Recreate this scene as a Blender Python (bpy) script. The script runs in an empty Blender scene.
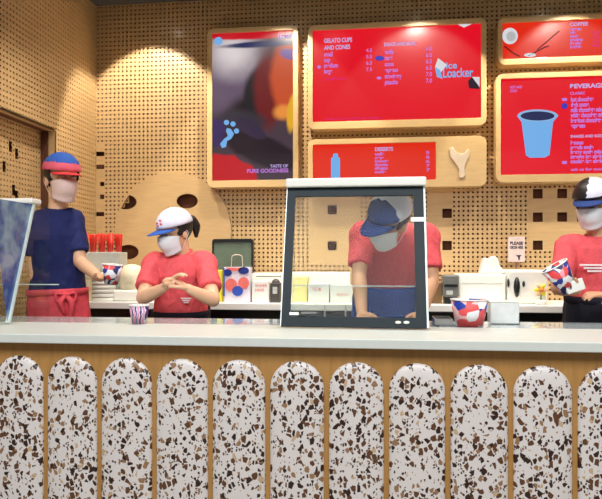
import bpy, bmesh, math, random
from mathutils import Vector, Matrix, noise
from mathutils.geometry import tessellate_polygon
random.seed(7)
PI = math.pi
S = bpy.context.scene
COL = S.collection
F, CX, HZ, TH, CZ = 624.0, 301.0, 260.0, math.radians(6.8), 1.35
FWD = Vector((-math.sin(TH), math.cos(TH), 0)); RGT = Vector((math.cos(TH), math.sin(TH), 0))

def W(u, v, Y):
    """world point seen at pixel (u, v) at distance Y from the viewpoint's wall-parallel plane"""
    t = (u-CX)/F
    d = Y/(FWD.y + t*RGT.y)
    return Vector((d*(FWD.x+t*RGT.x), Y, CZ - (v-HZ)*d/F))
def WZ(u, v, z):
    """world point at pixel on the horizontal plane of height z"""
    t = (u-CX)/F
    d = (CZ-z)*F/(v-HZ)
    return Vector((d*(FWD.x+t*RGT.x), d*(FWD.y+t*RGT.y), z))

# ------------------------------------------------------------------ materials
MATS = {}
def srgb(r, g, b):
    f = lambda c: ((c/255+0.055)/1.055)**2.4 if c/255 > 0.04045 else c/255/12.92
    return (f(r), f(g), f(b), 1)
def mat(name, col, rough=.5, metal=0, noise_amt=.06, nscale=30, coat=0, trans=0, emit=0, bump=0, spec=.5, alpha=1, stretch=(1,1,1)):
    if name in MATS: return MATS[name]
    m = bpy.data.materials.new(name); m.use_nodes = True
    nt = m.node_tree; b = nt.nodes['Principled BSDF']
    b.inputs['Roughness'].default_value = rough; b.inputs['Metallic'].default_value = metal
    b.inputs['Specular IOR Level'].default_value = spec
    b.inputs['Coat Weight'].default_value = coat; b.inputs['Coat Roughness'].default_value = .15
    b.inputs['Transmission Weight'].default_value = trans; b.inputs['Alpha'].default_value = alpha
    tc = nt.nodes.new('ShaderNodeTexCoord'); mp = nt.nodes.new('ShaderNodeMapping')
    mp.inputs['Scale'].default_value = stretch
    n = nt.nodes.new('ShaderNodeTexNoise'); n.inputs['Scale'].default_value = nscale; n.inputs['Detail'].default_value = 4
    nt.links.new(tc.outputs['Object'], mp.inputs['Vector']); nt.links.new(mp.outputs[0], n.inputs['Vector'])
    r = nt.nodes.new('ShaderNodeValToRGB')
    r.color_ramp.elements[0].position = .3; r.color_ramp.elements[1].position = .7
    r.color_ramp.elements[0].color = tuple(c*(1-noise_amt) for c in col[:3])+(1,)
    r.color_ramp.elements[1].color = tuple(min(1, c*(1+noise_amt)) for c in col[:3])+(1,)
    nt.links.new(n.outputs['Fac'], r.inputs[0]); nt.links.new(r.outputs[0], b.inputs['Base Color'])
    if emit:
        nt.links.new(r.outputs[0], b.inputs['Emission Color']); b.inputs['Emission Strength'].default_value = emit
    if bump:
        bp = nt.nodes.new('ShaderNodeBump'); bp.inputs['Strength'].default_value = bump; bp.inputs['Distance'].default_value = .004
        nt.links.new(n.outputs['Fac'], bp.inputs['Height']); nt.links.new(bp.outputs[0], b.inputs['Normal'])
    MATS[name] = m
    return m

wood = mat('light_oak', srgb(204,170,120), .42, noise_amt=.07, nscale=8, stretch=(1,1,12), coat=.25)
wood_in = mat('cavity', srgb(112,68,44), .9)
frame_wood = mat('frame_oak', srgb(222,188,132), .35, noise_amt=.05, nscale=10, stretch=(1,1,6), coat=.3)
facade_wood = mat('facade_oak', srgb(168,124,66), .5, noise_amt=.12, nscale=6, stretch=(8,8,1))
white_top = mat('white_solid_surface', srgb(206,212,205), .35, noise_amt=.02)
white_gloss = mat('white_plastic', srgb(236,236,228), .3, noise_amt=.01)
cream = mat('cream_card', srgb(238,228,190), .6, noise_amt=.03)
dark = mat('black_plastic', srgb(22,26,28), .35, noise_amt=.05)
teal_dark = mat('dark_teal_glass_border', srgb(22,36,42), .35, noise_amt=.04, spec=.15)
steel = mat('brushed_steel', srgb(170,172,170), .25, metal=.9, nscale=40)
case_top = mat('glossy_display_lid', srgb(176,188,192), .05, noise_amt=.03, spec=.8)
ceil_m = mat('ceiling_paint', srgb(92,92,94), .8)
floor_m = mat('floor_tile', srgb(150,140,128), .4, noise_amt=.1, nscale=3)
skin = mat('skin', srgb(226,178,142), .5, noise_amt=.04, nscale=20)
skin_b = mat('skin_tan', srgb(204,152,116), .5, noise_amt=.04, nscale=20)
hair_m = mat('black_hair', srgb(24,20,20), .45, noise_amt=.3, nscale=60)
red_cloth = mat('coral_cloth', srgb(230,88,94), .85, noise_amt=.07, nscale=60, bump=.2)
navy_cloth = mat('navy_cloth', srgb(14,26,84), .85, noise_amt=.12, nscale=60, bump=.2)
apron_navy = mat('apron_navy', srgb(10,62,140), .85, noise_amt=.12, nscale=60, bump=.2)
pink_cloth = mat('rose_cloth', srgb(222,74,86), .8, noise_amt=.08, nscale=40, bump=.2)
black_cloth = mat('black_cloth', srgb(18,20,34), .9, noise_amt=.15, nscale=50, bump=.2)
trouser_m = mat('charcoal_trousers', srgb(34,34,40), .9)
mask_m = mat('mask_fabric', srgb(226,226,230), .8, noise_amt=.02)
mask_pink = mat('mask_fabric_pink', srgb(226,196,188), .8, noise_amt=.02)
cap_white = mat('cap_white', srgb(228,224,236), .8, noise_amt=.03)
cap_blue = mat('cap_blue', srgb(34,84,170), .8)
cap_navy = mat('cap_navy', srgb(20,52,116), .8)
cap_pink = mat('cap_pink', srgb(226,96,116), .8)
cap_red = mat('cap_red', srgb(206,44,52), .8)
print_w = mat('white_print', srgb(240,226,226), .7)
glass_edge = mat('glass_edge', srgb(205,220,216), .15, spec=.8)
redbox = mat('red_plastic', srgb(236,60,48), .35)
orange = mat('orange_plastic', srgb(240,150,60), .4)
yellow = mat('yellow_card', srgb(236,226,60), .5)
grey_green = mat('grey_green_panel', srgb(96,112,96), .3, noise_amt=.25, nscale=6)
grey = mat('grey_plastic', srgb(110,112,108), .4)
pale_grey = mat('pale_grey_plastic', srgb(196,200,194), .4)
shoe_m = mat('white_shoes', srgb(220,220,220), .6)
eye_w = mat('eye_white', srgb(235,235,235), .2); eye_d = mat('eye_dark', srgb(30,18,14), .15)
brown = mat('brown_card', srgb(110,80,44), .6)

def glass(name, tint, fac=.12, rough=.02):
    m = bpy.data.materials.new(name); m.use_nodes = True; nt = m.node_tree; nt.nodes.clear()
    o = nt.nodes.new('ShaderNodeOutputMaterial'); t = nt.nodes.new('ShaderNodeBsdfTransparent'); t.inputs[0].default_value = tint
    g = nt.nodes.new('ShaderNodeBsdfGlossy'); g.inputs['Roughness'].default_value = rough
    fr = nt.nodes.new('ShaderNodeFresnel'); fr.inputs[0].default_value = 1.2
    mx = nt.nodes.new('ShaderNodeMixShader')
    ge = nt.nodes.new('ShaderNodeNewGeometry'); mm = nt.nodes.new('ShaderNodeMath'); mm.operation = 'MULTIPLY_ADD'; mm.use_clamp = True
    iv = nt.nodes.new('ShaderNodeMath'); iv.operation = 'SUBTRACT'; iv.inputs[0].default_value = 1; nt.links.new(ge.outputs['Backfacing'], iv.inputs[1])
    mm.operation = 'MULTIPLY'; nt.links.new(fr.outputs[0], mm.inputs[0]); nt.links.new(iv.outputs[0], mm.inputs[1])
    nt.links.new(mm.outputs[0], mx.inputs[0]); nt.links.new(t.outputs[0], mx.inputs[1]); nt.links.new(g.outputs[0], mx.inputs[2])
    nt.links.new(mx.outputs[0], o.inputs[0]); return m
clear = glass('clear_glass', (.93,.96,.95,1))
def tinted_pane():
    m = bpy.data.materials.new('blue_tinted_pane'); m.use_nodes = True; nt = m.node_tree
    b = nt.nodes['Principled BSDF']; b.inputs['Base Color'].default_value = srgb(96,138,186); b.inputs['Roughness'].default_value = .1
    b.inputs['Alpha'].default_value = .72
    n = nt.nodes.new('ShaderNodeTexNoise'); n.inputs['Scale'].default_value = 9
    r = nt.nodes.new('ShaderNodeValToRGB'); r.color_ramp.elements[0].color = srgb(48,88,158); r.color_ramp.elements[1].color = srgb(140,172,196)
    r.color_ramp.elements[0].position = .4; r.color_ramp.elements[1].position = .6
    tc = nt.nodes.new('ShaderNodeTexCoord'); nt.links.new(tc.outputs['Object'], n.inputs['Vector'])
    nt.links.new(n.outputs['Fac'], r.inputs[0]); nt.links.new(r.outputs[0], b.inputs['Base Color'])
    return m
blue_pane = tinted_pane()

def emis(name, col, st=1.0, gloss=True):
    if name in MATS: return MATS[name]
    m = bpy.data.materials.new(name); m.use_nodes = True; nt = m.node_tree; b = nt.nodes['Principled BSDF']
    b.inputs['Base Color'].default_value = (.01,.01,.01,1); b.inputs['Roughness'].default_value = .22
    b.inputs['Emission Color'].default_value = col; b.inputs['Emission Strength'].default_value = st
    if not gloss: b.inputs['Specular IOR Level'].default_value = 0
    MATS[name] = m; return m
SC = .88
scr_red = emis('screen_red', srgb(238,8,36), SC)
scr_orange = emis('screen_vermilion', srgb(236,40,12), SC)
scr_text = emis('screen_text_lilac', srgb(200,130,228), SC, False)
scr_head = emis('screen_text_pale', srgb(200,180,240), SC, False)
scr_blue = emis('screen_text_blue', srgb(122,184,244), SC, False)
scr_deep = emis('screen_deep_blue', srgb(60,60,190), SC, False)
scr_dark = emis('screen_dark', srgb(40,20,40), SC, False)
scr_white = emis('screen_white', srgb(226,226,232), SC, False)
lamp_m = emis('lamp_glow', (1,.9,.74,1), 30)

def picture(name, base, blobs, st=SC):
    """a displayed picture: soft shapes laid over a base colour, in the screen's own metres"""
    m = bpy.data.materials.new(name); m.use_nodes = True; nt = m.node_tree; N = nt.nodes.new; L = nt.links.new
    b = nt.nodes['Principled BSDF']; b.inputs['Base Color'].default_value = (.01,.01,.01,1); b.inputs['Roughness'].default_value = .22
    tc = N('ShaderNodeTexCoord')
    nz = N('ShaderNodeTexNoise'); nz.inputs['Scale'].default_value = 9; L(tc.outputs['Object'], nz.inputs['Vector'])
    prev = None
    rgb = N('ShaderNodeRGB'); rgb.outputs[0].default_value = base; prev = rgb.outputs[0]
    for (x, z, rx, rz, rot, soft, col) in blobs:
        mp = N('ShaderNodeMapping'); mp.vector_type = 'TEXTURE'
        mp.inputs['Location'].default_value = (x, 0, z); mp.inputs['Rotation'].default_value = (0, rot, 0)
        mp.inputs['Scale'].default_value = (rx, 100, rz)
        L(tc.outputs['Object'], mp.inputs['Vector'])
        ln = N('ShaderNodeVectorMath'); ln.operation = 'LENGTH'; L(mp.outputs[0], ln.inputs[0])
        ad = N('ShaderNodeMath'); ad.operation = 'MULTIPLY_ADD'; L(nz.outputs['Fac'], ad.inputs[0]); ad.inputs[1].default_value = .35; L(ln.outputs['Value'], ad.inputs[2])
        mr = N('ShaderNodeMapRange'); mr.interpolation_type = 'SMOOTHSTEP'
        mr.inputs['From Min'].default_value = 1.17+soft; mr.inputs['From Max'].default_value = 1.17-soft
        L(ad.outputs[0], mr.inputs['Value'])
        mx = N('ShaderNodeMix'); mx.data_type = 'RGBA'; L(mr.outputs[0], mx.inputs[0]); L(prev, mx.inputs[6]); mx.inputs[7].default_value = col
        prev = mx.outputs[2]
    L(prev, b.inputs['Emission Color']); b.inputs['Emission Strength'].default_value = st
    return m

def terrazzo():
    m = bpy.data.materials.new('terrazzo'); m.use_nodes = True; nt = m.node_tree; N = nt.nodes.new; L = nt.links.new
    b = nt.nodes['Principled BSDF']; b.inputs['Roughness'].default_value = .35
    tc = N('ShaderNodeTexCoord'); g = N('ShaderNodeNewGeometry')
    base = N('ShaderNodeRGB'); base.outputs[0].default_value = srgb(216,210,206); prev = base.outputs[0]
    for sc, off, lo, hi, thr in ((112, 3.1, .50, .74, .13), (56, 0, .48, .74, .11), (50, 7.7, .76, 1.0, .12)):
        mp = N('ShaderNodeMapping'); mp.inputs['Location'].default_value = (off, off, off); mp.inputs['Scale'].default_value = (1, 1, .8)
        L(g.outputs['Position'], mp.inputs['Vector'])
        v = N('ShaderNodeTexVoronoi'); v.inputs['Scale'].default_value = sc; L(mp.outputs[0], v.inputs['Vector'])
        e = N('ShaderNodeTexVoronoi'); e.feature = 'DISTANCE_TO_EDGE'; e.inputs['Scale'].default_value = sc; L(mp.outputs[0], e.inputs['Vector'])
        sp = N('ShaderNodeSeparateColor'); L(v.outputs['Color'], sp.inputs[0])
        gt = N('ShaderNodeMath'); gt.operation = 'GREATER_THAN'; L(sp.outputs[0], gt.inputs[0]); gt.inputs[1].default_value = lo
        lt = N('ShaderNodeMath'); lt.operation = 'LESS_THAN'; L(sp.outputs[0], lt.inputs[0]); lt.inputs[1].default_value = hi
        ed = N('ShaderNodeMath'); ed.operation = 'GREATER_THAN'; L(e.outputs['Distance'], ed.inputs[0]); ed.inputs[1].default_value = thr
        m1 = N('ShaderNodeMath'); m1.operation = 'MULTIPLY'; L(gt.outputs[0], m1.inputs[0]); L(lt.outputs[0], m1.inputs[1])
        m2 = N('ShaderNodeMath'); m2.operation = 'MULTIPLY'; L(m1.outputs[0], m2.inputs[0]); L(ed.outputs[0], m2.inputs[1])
        r = N('ShaderNodeValToRGB'); r.color_ramp.interpolation = 'CONSTANT'
        r.color_ramp.elements[0].color = srgb(48,28,18); r.color_ramp.elements[1].position = .38; r.color_ramp.elements[1].color = srgb(92,60,38)
        x = r.color_ramp.elements.new(.74); x.color = srgb(146,112,80)
        x = r.color_ramp.elements.new(.92); x.color = srgb(190,164,130)
        L(sp.outputs[1], r.inputs[0])
        mx = N('ShaderNodeMix'); mx.data_type = 'RGBA'; L(m2.outputs[0], mx.inputs[0]); L(prev, mx.inputs[6]); L(r.outputs[0], mx.inputs[7])
        prev = mx.outputs[2]
    L(prev, b.inputs['Base Color']); return m
terr = terrazzo()

def blob_print(name, cols, scale=14, seed=0):
    m = bpy.data.materials.new(name); m.use_nodes = True; nt = m.node_tree; N = nt.nodes.new; L = nt.links.new
    b = nt.nodes['Principled BSDF']; b.inputs['Roughness'].default_value = .5
    tc = N('ShaderNodeTexCoord'); mp = N('ShaderNodeMapping'); mp.inputs['Location'].default_value = (seed, seed*.7, seed*1.3)
    nz = N('ShaderNodeTexNoise'); nz.inputs['Scale'].default_value = 12; L(tc.outputs['Object'], nz.inputs['Vector'])
    vm = N('ShaderNodeVectorMath'); vm.operation = 'MULTIPLY_ADD'; L(nz.outputs['Color'], vm.inputs[0]); vm.inputs[1].default_value = (.03,.03,.03)
    L(tc.outputs['Object'], vm.inputs[2]); L(vm.outputs[0], mp.inputs['Vector'])
    v = N('ShaderNodeTexVoronoi'); v.inputs['Scale'].default_value = scale; v.distance = 'EUCLIDEAN'; L(mp.outputs[0], v.inputs['Vector'])
    sp = N('ShaderNodeSeparateColor'); L(v.outputs['Color'], sp.inputs[0])
    r = N('ShaderNodeValToRGB'); r.color_ramp.interpolation = 'CONSTANT'
    r.color_ramp.elements[0].color = cols[0]; r.color_ramp.elements[1].position = 1/len(cols); r.color_ramp.elements[1].color = cols[1]
    for i, c in enumerate(cols[2:]):
        e = r.color_ramp.elements.new((i+2)/len(cols)); e.color = c
    L(sp.outputs[0], r.inputs[0]); L(r.outputs[0], b.inputs['Base Color']); return m
PAL_ = 0
PAL = [srgb(30,50,140), srgb(236,236,240), srgb(226,70,70), srgb(236,236,240), srgb(236,150,160), srgb(30,40,90)]
cup_print = blob_print('cup_print', PAL, 34, 1.3)
cup_print2 = blob_print('cup_print_large', [srgb(30,60,160), srgb(236,236,240), srgb(230,84,84), srgb(244,190,190), srgb(236,236,240), srgb(232,90,90)], 24, 2.3)
stripe_cols = (srgb(232,226,236), srgb(70,50,120), srgb(222,140,170))
def stripes():
    m = bpy.data.materials.new('cup_stripes'); m.use_nodes = True; nt = m.node_tree; N = nt.nodes.new; L = nt.links.new
    b = nt.nodes['Principled BSDF']; tc = N('ShaderNodeTexCoord'); w = N('ShaderNodeTexWave'); w.inputs['Scale'].default_value = 16; w.inputs['Distortion'].default_value = 5; w.inputs['Detail Scale'].default_value = 1.5
    L(tc.outputs['Object'], w.inputs['Vector']); r = N('ShaderNodeValToRGB'); r.color_ramp.interpolation = 'CONSTANT'
    r.color_ramp.elements[0].color = stripe_cols[1]; r.color_ramp.elements[1].position = .3; r.color_ramp.elements[1].color = stripe_cols[0]
    e = r.color_ramp.elements.new(.7); e.color = stripe_cols[2]
    L(w.outputs['Fac'], r.inputs[0]); L(r.outputs[0], b.inputs['Base Color']); return m
cup_stripe = stripes()

# ------------------------------------------------------------------ mesh helpers
def link(name, me, parent=None, org=None):
    o = bpy.data.objects.new(name, me); COL.objects.link(o)
    if parent: o.parent = parent
    return o
def obj(name, bm, m, parent=None, smooth=False, recalc=True):
    """links a bmesh given in WORLD metres; mesh is stored relative to its parent's origin"""
    if recalc: bmesh.ops.recalc_face_normals(bm, faces=bm.faces)
    if parent is not None:
        inv = world_mat(parent).inverted()
        bm.transform(inv); base = None
    else:
        c = Vector((0,0,0)); n = len(bm.verts)
        xs = [v.co.x for v in bm.verts]; ys = [v.co.y for v in bm.verts]; zs = [v.co.z for v in bm.verts]
        base = Vector(((min(xs)+max(xs))/2, (min(ys)+max(ys))/2, min(zs)))
        bmesh.ops.translate(bm, verts=bm.verts, vec=-base)
    me = bpy.data.meshes.new(name); bm.to_mesh(me); bm.free()
    for x in (m if isinstance(m, (list, tuple)) else [m]): me.materials.append(x)
    if smooth:
        for p in me.polygons: p.use_smooth = True
    o = link(name, me, parent)
    if base is not None: o.location = base
    return o
def world_mat(o):
    M = Matrix.LocRotScale(o.location, o.rotation_euler, o.scale)
    return (world_mat(o.parent) @ M) if o.parent else M
def thing(name, label, cat, loc=(0,0,0), group=None):
    o = bpy.data.objects.new(name, None); COL.objects.link(o); o.location = loc; o.empty_display_size = .1
    o['label'] = label; o['category'] = cat
    if group: o['group'] = group
    return o
def tag(o, label, cat, group=None):
    o['label'] = label; o['category'] = cat
    if group: o['group'] = group
    return o
def struct(o): o['kind'] = 'structure'; return o

def box(bm, lo, hi, bev=0, M=None):
    lo, hi = Vector(lo), Vector(hi)
    r = bmesh.ops.create_cube(bm, size=1); vs = r['verts']
    bmesh.ops.scale(bm, vec=hi-lo, verts=vs); bmesh.ops.translate(bm, vec=(lo+hi)/2, verts=vs)
    if bev:
        es = list({e for v in vs for e in v.link_edges})
        rb = bmesh.ops.bevel(bm, geom=es, offset=bev, segments=3, affect='EDGES', profile=.5)
        vs = list({v for f in rb['faces'] for v in f.verts} | {v for v in vs if v.is_valid})
    if M: bmesh.ops.transform(bm, matrix=M, verts=vs)
    return vs
def cbox(bm, c, s, bev=0, M=None):
    c, s = Vector(c), Vector(s)/2
    return box(bm, c-s, c+s, bev, M)
def NB(): return bmesh.new()
def ellipsoid(bm, M, r, sub=3):
    q = bmesh.ops.create_icosphere(bm, subdivisions=sub, radius=1)
    bmesh.ops.transform(bm, matrix=M @ Matrix.Diagonal((r[0], r[1], r[2], 1)), verts=q['verts']); return q['verts']
def resample(pts, k=4):
    pts = [Vector(p) for p in pts]; P = [pts[0]*2-pts[1]]+pts+[pts[-1]*2-pts[-2]]; out = []
    for i in range(1, len(P)-2):
        for j in range(k):
            t = j/k
            out.append(.5*((2*P[i])+(-P[i-1]+P[i+1])*t+(2*P[i-1]-5*P[i]+4*P[i+1]-P[i+2])*t*t+(-P[i-1]+3*P[i]-3*P[i+1]+P[i+2])*t**3))
    out.append(pts[-1]); return out
def limb(bm, pts, rad, n=12, k=4, flat_end=False, flat_start=False, closed=False):
    p = resample(pts, k); m = len(pts)-1; R = []
    for i in range(len(p)):
        t = i/k; a = min(int(t), m-1); R.append(rad[a]+(rad[a+1]-rad[a])*(t-a))
    if not flat_end:
        d = (p[-1]-p[-2]).normalized(); r0 = R[-1]; e = p[-1].copy()
        for q in (.5, .8, .96): p.append(e+d*r0*q); R.append(r0*math.sqrt(1-q*q))
    if not flat_start:
        d = (p[0]-p[1]).normalized(); r0 = R[0]; e = p[0].copy()
        for q in (.5, .8, .96): p.insert(0, e+d*r0*q); R.insert(0, r0*math.sqrt(1-q*q))
    rings = []; up = None
    for i in range(len(p)):
        d = (p[min(i+1, len(p)-1)]-p[max(i-1, 0)]).normalized()
        if up is None: up = d.orthogonal().normalized()
        up = (up-d*up.dot(d)).normalized(); s = d.cross(up)
        rings.append([bm.verts.new(p[i]+(up*math.cos(2*PI*j/n)+s*math.sin(2*PI*j/n))*R[i]) for j in range(n)])
    for a, b in zip(rings, rings[1:]):
        for j in range(n): bm.faces.new((a[j], a[(j+1)%n], b[(j+1)%n], b[j]))
    bm.faces.new(rings[0][::-1]); bm.faces.new(rings[-1])
def loft(bm, cs, side, fw, rx, ry, n=28, cap=True, sq=2.2):
    rings = []
    for c, a, b in zip(cs, rx, ry):
        ring = []
        for j in range(n):
            t = 2*PI*j/n; ct, st = math.cos(t), math.sin(t)
            ring.append(bm.verts.new(Vector(c)+side*a*math.copysign(abs(ct)**(2/sq), ct)+fw*b*math.copysign(abs(st)**(2/sq), st)))
        rings.append(ring)
    for a, b in zip(rings, rings[1:]):
        for j in range(n): bm.faces.new((a[j], a[(j+1)%n], b[(j+1)%n], b[j]))
    if cap: bm.faces.new(rings[0][::-1]); bm.faces.new(rings[-1])
    return rings
def lathe(bm, prof, M=None, n=32, cap=True):
    rings = []; new = []
    for r, z in prof:
        ring = [bm.verts.new((r*math.cos(2*PI*j/n), r*math.sin(2*PI*j/n), z)) for j in range(n)]; rings.append(ring); new += ring
    for a, b in zip(rings, rings[1:]):
        for j in range(n): bm.faces.new((a[j], a[(j+1)%n], b[(j+1)%n], b[j]))
    if cap: bm.faces.new(rings[0][::-1]); bm.faces.new(rings[-1])
    if M: bmesh.ops.transform(bm, matrix=M, verts=new)
def prism_xz(bm, pts, y0, y1, holes=()):
    """closed outline in x,z extruded between two y planes, with optional holes"""
    loops = [list(pts)]+[list(h) for h in holes]
    tris = tessellate_polygon([[Vector((a, b, 0)) for a, b in l] for l in loops])
    flat = [p for l in loops for p in l]
    A = [bm.verts.new((x, y0, z)) for x, z in flat]; B = [bm.verts.new((x, y1, z)) for x, z in flat]
    for t in tris:
        try: bm.faces.new([A[i] for i in t]); bm.faces.new([B[i] for i in reversed(t)])
        except ValueError: pass
    k = 0
    for l in loops:
        n = len(l)
        for i in range(n):
            j = (i+1) % n; bm.faces.new((A[k+i], A[k+j], B[k+j], B[k+i]))
        k += n
def rrect(x0, x1, z0, z1, r, n=6):
    out = []
    for cx, cz, a0 in ((x1-r, z1-r, 0), (x0+r, z1-r, 90), (x0+r, z0+r, 180), (x1-r, z0+r, 270)):
        for i in range(n+1):
            a = math.radians(a0+90*i/n); out.append((cx+r*math.cos(a), cz+r*math.sin(a)))
    return out
def remeshed(bm, voxel, smooth_it=2):
    """one continuous surface from the overlapping closed pieces"""
    bmesh.ops.recalc_face_normals(bm, faces=bm.faces)
    me = bpy.data.meshes.new('tmp'); bm.to_mesh(me); bm.free()
    o = bpy.data.objects.new('tmp', me); COL.objects.link(o)
    md = o.modifiers.new('r', 'REMESH'); md.mode = 'VOXEL'; md.voxel_size = voxel
    sm = o.modifiers.new('s', 'SMOOTH'); sm.factor = .5; sm.iterations = smooth_it
    dg = bpy.context.evaluated_depsgraph_get(); dg.update()
    ev = o.evaluated_get(dg); m2 = bpy.data.meshes.new_from_object(ev)
    bpy.data.objects.remove(o); bpy.data.meshes.remove(me)
    b2 = bmesh.new(); b2.from_mesh(m2); bpy.data.meshes.remove(m2)
    return b2
def wrinkle(bm, amp, freq=(14, 14, 7), seed=0, mask=None):
    bm.normal_update()
    for v in bm.verts:
        p = Vector((v.co.x*freq[0]+seed, v.co.y*freq[1], v.co.z*freq[2]))
        q = noise.noise(p)+.5*noise.noise(p*2.3)
        k = 1-abs(q)*2.2
        v.co += v.normal*amp*k*(mask(v.co) if mask else 1)

def text(s, x, z, h, y, m, parent, name, wd=None, rot=0, align='LEFT', lines=1.0, ext=.0015, bold=0, shear=0):
    cu = bpy.data.curves.new('t', 'FONT'); cu.body = s; cu.size = 1; cu.align_x = align; cu.space_line = lines; cu.extrude = 0; cu.offset = bold; cu.shear = shear
    t = bpy.data.objects.new('t', cu); COL.objects.link(t)
    dg = bpy.context.evaluated_depsgraph_get(); dg.update()
    me = bpy.data.meshes.new_from_object(t.evaluated_get(dg)); bpy.data.objects.remove(t); bpy.data.curves.remove(cu)
    bm = NB(); bm.from_mesh(me); bpy.data.meshes.remove(me)
    xs = [v.co.x for v in bm.verts]; ys = [v.co.y for v in bm.verts]
    w0, h0 = max(xs)-min(xs), max(ys)-min(ys); sy = h/h0; sx = (wd/w0) if wd else sy
    ax = min(xs) if align == 'LEFT' else (min(xs)+max(xs))/2
    for v in bm.verts:
        v.co = Vector(((v.co.x-ax)*sx, 0, (v.co.y-max(ys))*sy))
    if rot: bmesh.ops.rotate(bm, verts=bm.verts, cent=(0,0,0), matrix=Matrix.Rotation(rot, 3, 'Y'))
    bmesh.ops.translate(bm, verts=bm.verts, vec=(x, y, z))
    return obj(name, bm, m, parent, recalc=False)

# ------------------------------------------------------------------ camera
cam = bpy.data.objects.new('camera', bpy.data.cameras.new('camera')); COL.objects.link(cam)
cam.location = (0, 0, CZ); cam.rotation_euler = (PI/2, 0, TH)
cam.data.sensor_width = 36; cam.data.lens = F/602*36; cam.data.shift_y = (HZ-249.5)/602; cam.data.clip_start = .05
S.camera = cam

# ------------------------------------------------------------------ room
WY = 4.5; CEIL = 3.27; LX = W(96, 260, WY).x; RX = 2.6; PZ = .2
CELL = .0325; ZB = .9
def peg(bm, o, du, dv, nu, nv, mode, r=.0082, th=.012):
    """perforated board: grid of cells with an eight-sided hole; mode(i,j) gives hole / solid / open"""
    nrm = du.cross(dv).normalized()     # points to the viewer
    G = {}
    def gv(i, j):
        if (i, j) not in G: G[(i, j)] = bm.verts.new(o+du*(i*CELL)+dv*(j*CELL))
        return G[(i, j)]
    A = [math.radians(22.5+45*k) for k in range(8)]
    for i in range(nu):
        for j in range(nv):
            md = mode(i, j)
            if md == 'open': continue
            c = [gv(i, j), gv(i+1, j), gv(i+1, j+1), gv(i, j+1)]
            if md == 'solid': bm.faces.new(c); continue
            ce = o+du*((i+.5)*CELL)+dv*((j+.5)*CELL)
            h = [bm.verts.new(ce+(du*math.cos(a)+dv*math.sin(a))*r) for a in A]
            k = [bm.verts.new(x.co-nrm*th) for x in h]
            bl, br, tr, tl = c
            bm.faces.new((br, tr, h[0], h[7])); bm.faces.new((tr, h[1], h[0])); bm.faces.new((tr, tl, h[2], h[1])); bm.faces.new((tl, h[3], h[2]))
            bm.faces.new((tl, bl, h[4], h[3])); bm.faces.new((bl, h[5], h[4])); bm.faces.new((bl, br, h[6], h[5])); bm.faces.new((br, h[7], h[6]))
            for q in range(8):
                f = bm.faces.new((h[q], h[(q+1)%8], k[(q+1)%8], k[q])); f.material_index = 0
# back wall
bm = NB()
nu, nv = int((RX-LX)/CELL)+1, int((CEIL-ZB)/CELL)+1
o0 = Vector((LX, WY, ZB))
def cell_of(u, v):
    p = W(u, v, WY); return int((p.x-LX)/CELL), int((p.z-ZB)/CELL)
opens = set(); zones = []
def zone(u0, v0, u1, v1):
    a = W(u0, v1, WY); b = W(u1, v0, WY); zones.append((a.x, b.x, a.z, b.z))
zone(528, 186, 640, 250); zone(427, 186, 453, 262); zone(312, 190, 360, 266); zone(50, 142, 106, 232)
for u, v in ((538,193),(560,193),(582,193),(538,219),(560,219),(581,219),(604,193),(604,219),(538,245),(447,215),(447,245),(333,208),(333,248)):
    i, j = cell_of(u-2, v+2)
    for a in (0, 1):
        for b in (0, 1): opens.add((i+a, j+b))
for u, v in ((103,156),(103,168),(103,184),(103,196),(103,213),(91,150),(91,162),(85,156),(85,173),(91,179),(85,190),(95,156),(97,168),(91,196),(88,150),(97,213),(91,224)):
    opens.add(cell_of(u, v))
disc_c = W(172, 232, WY-.02); disc_r = W(231, 232, WY-.02).x-disc_c.x
disc_holes = [W(126, 202, WY-.02), W(187, 201, WY-.02), W(128, 252, WY-.02)]
def mode_back(i, j):
    if (i, j) in opens: return 'open'
    x, z = LX+(i+.5)*CELL, ZB+(j+.5)*CELL
    for h in disc_holes:
        if abs(x-h.x) < .1 and abs(z-h.z) < .08 and (x-disc_c.x)**2+(z-disc_c.z)**2 < (disc_r-.02)**2: return 'open'
    if (x-disc_c.x)**2+(z-disc_c.z)**2 < (disc_r-.03)**2: return 'solid'
    for a, b, c, d in zones:
        if a < x < b and c < z < d: return 'solid'
    return 'hole'
peg(bm, o0, Vector((1,0,0)), Vector((0,0,1)), nu, nv, mode_back)
n0 = len(bm.faces)
bmesh.ops.recalc_face_normals(bm, faces=bm.faces)
before = set(bm.faces)
box(bm, (LX-.3, WY, 0), (RX+.3, WY+.001, ZB))
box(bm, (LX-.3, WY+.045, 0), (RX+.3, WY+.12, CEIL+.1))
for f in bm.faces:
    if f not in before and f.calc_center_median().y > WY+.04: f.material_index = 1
struct(obj('wall_back', bm, [wood, wood_in], recalc=False))
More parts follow.
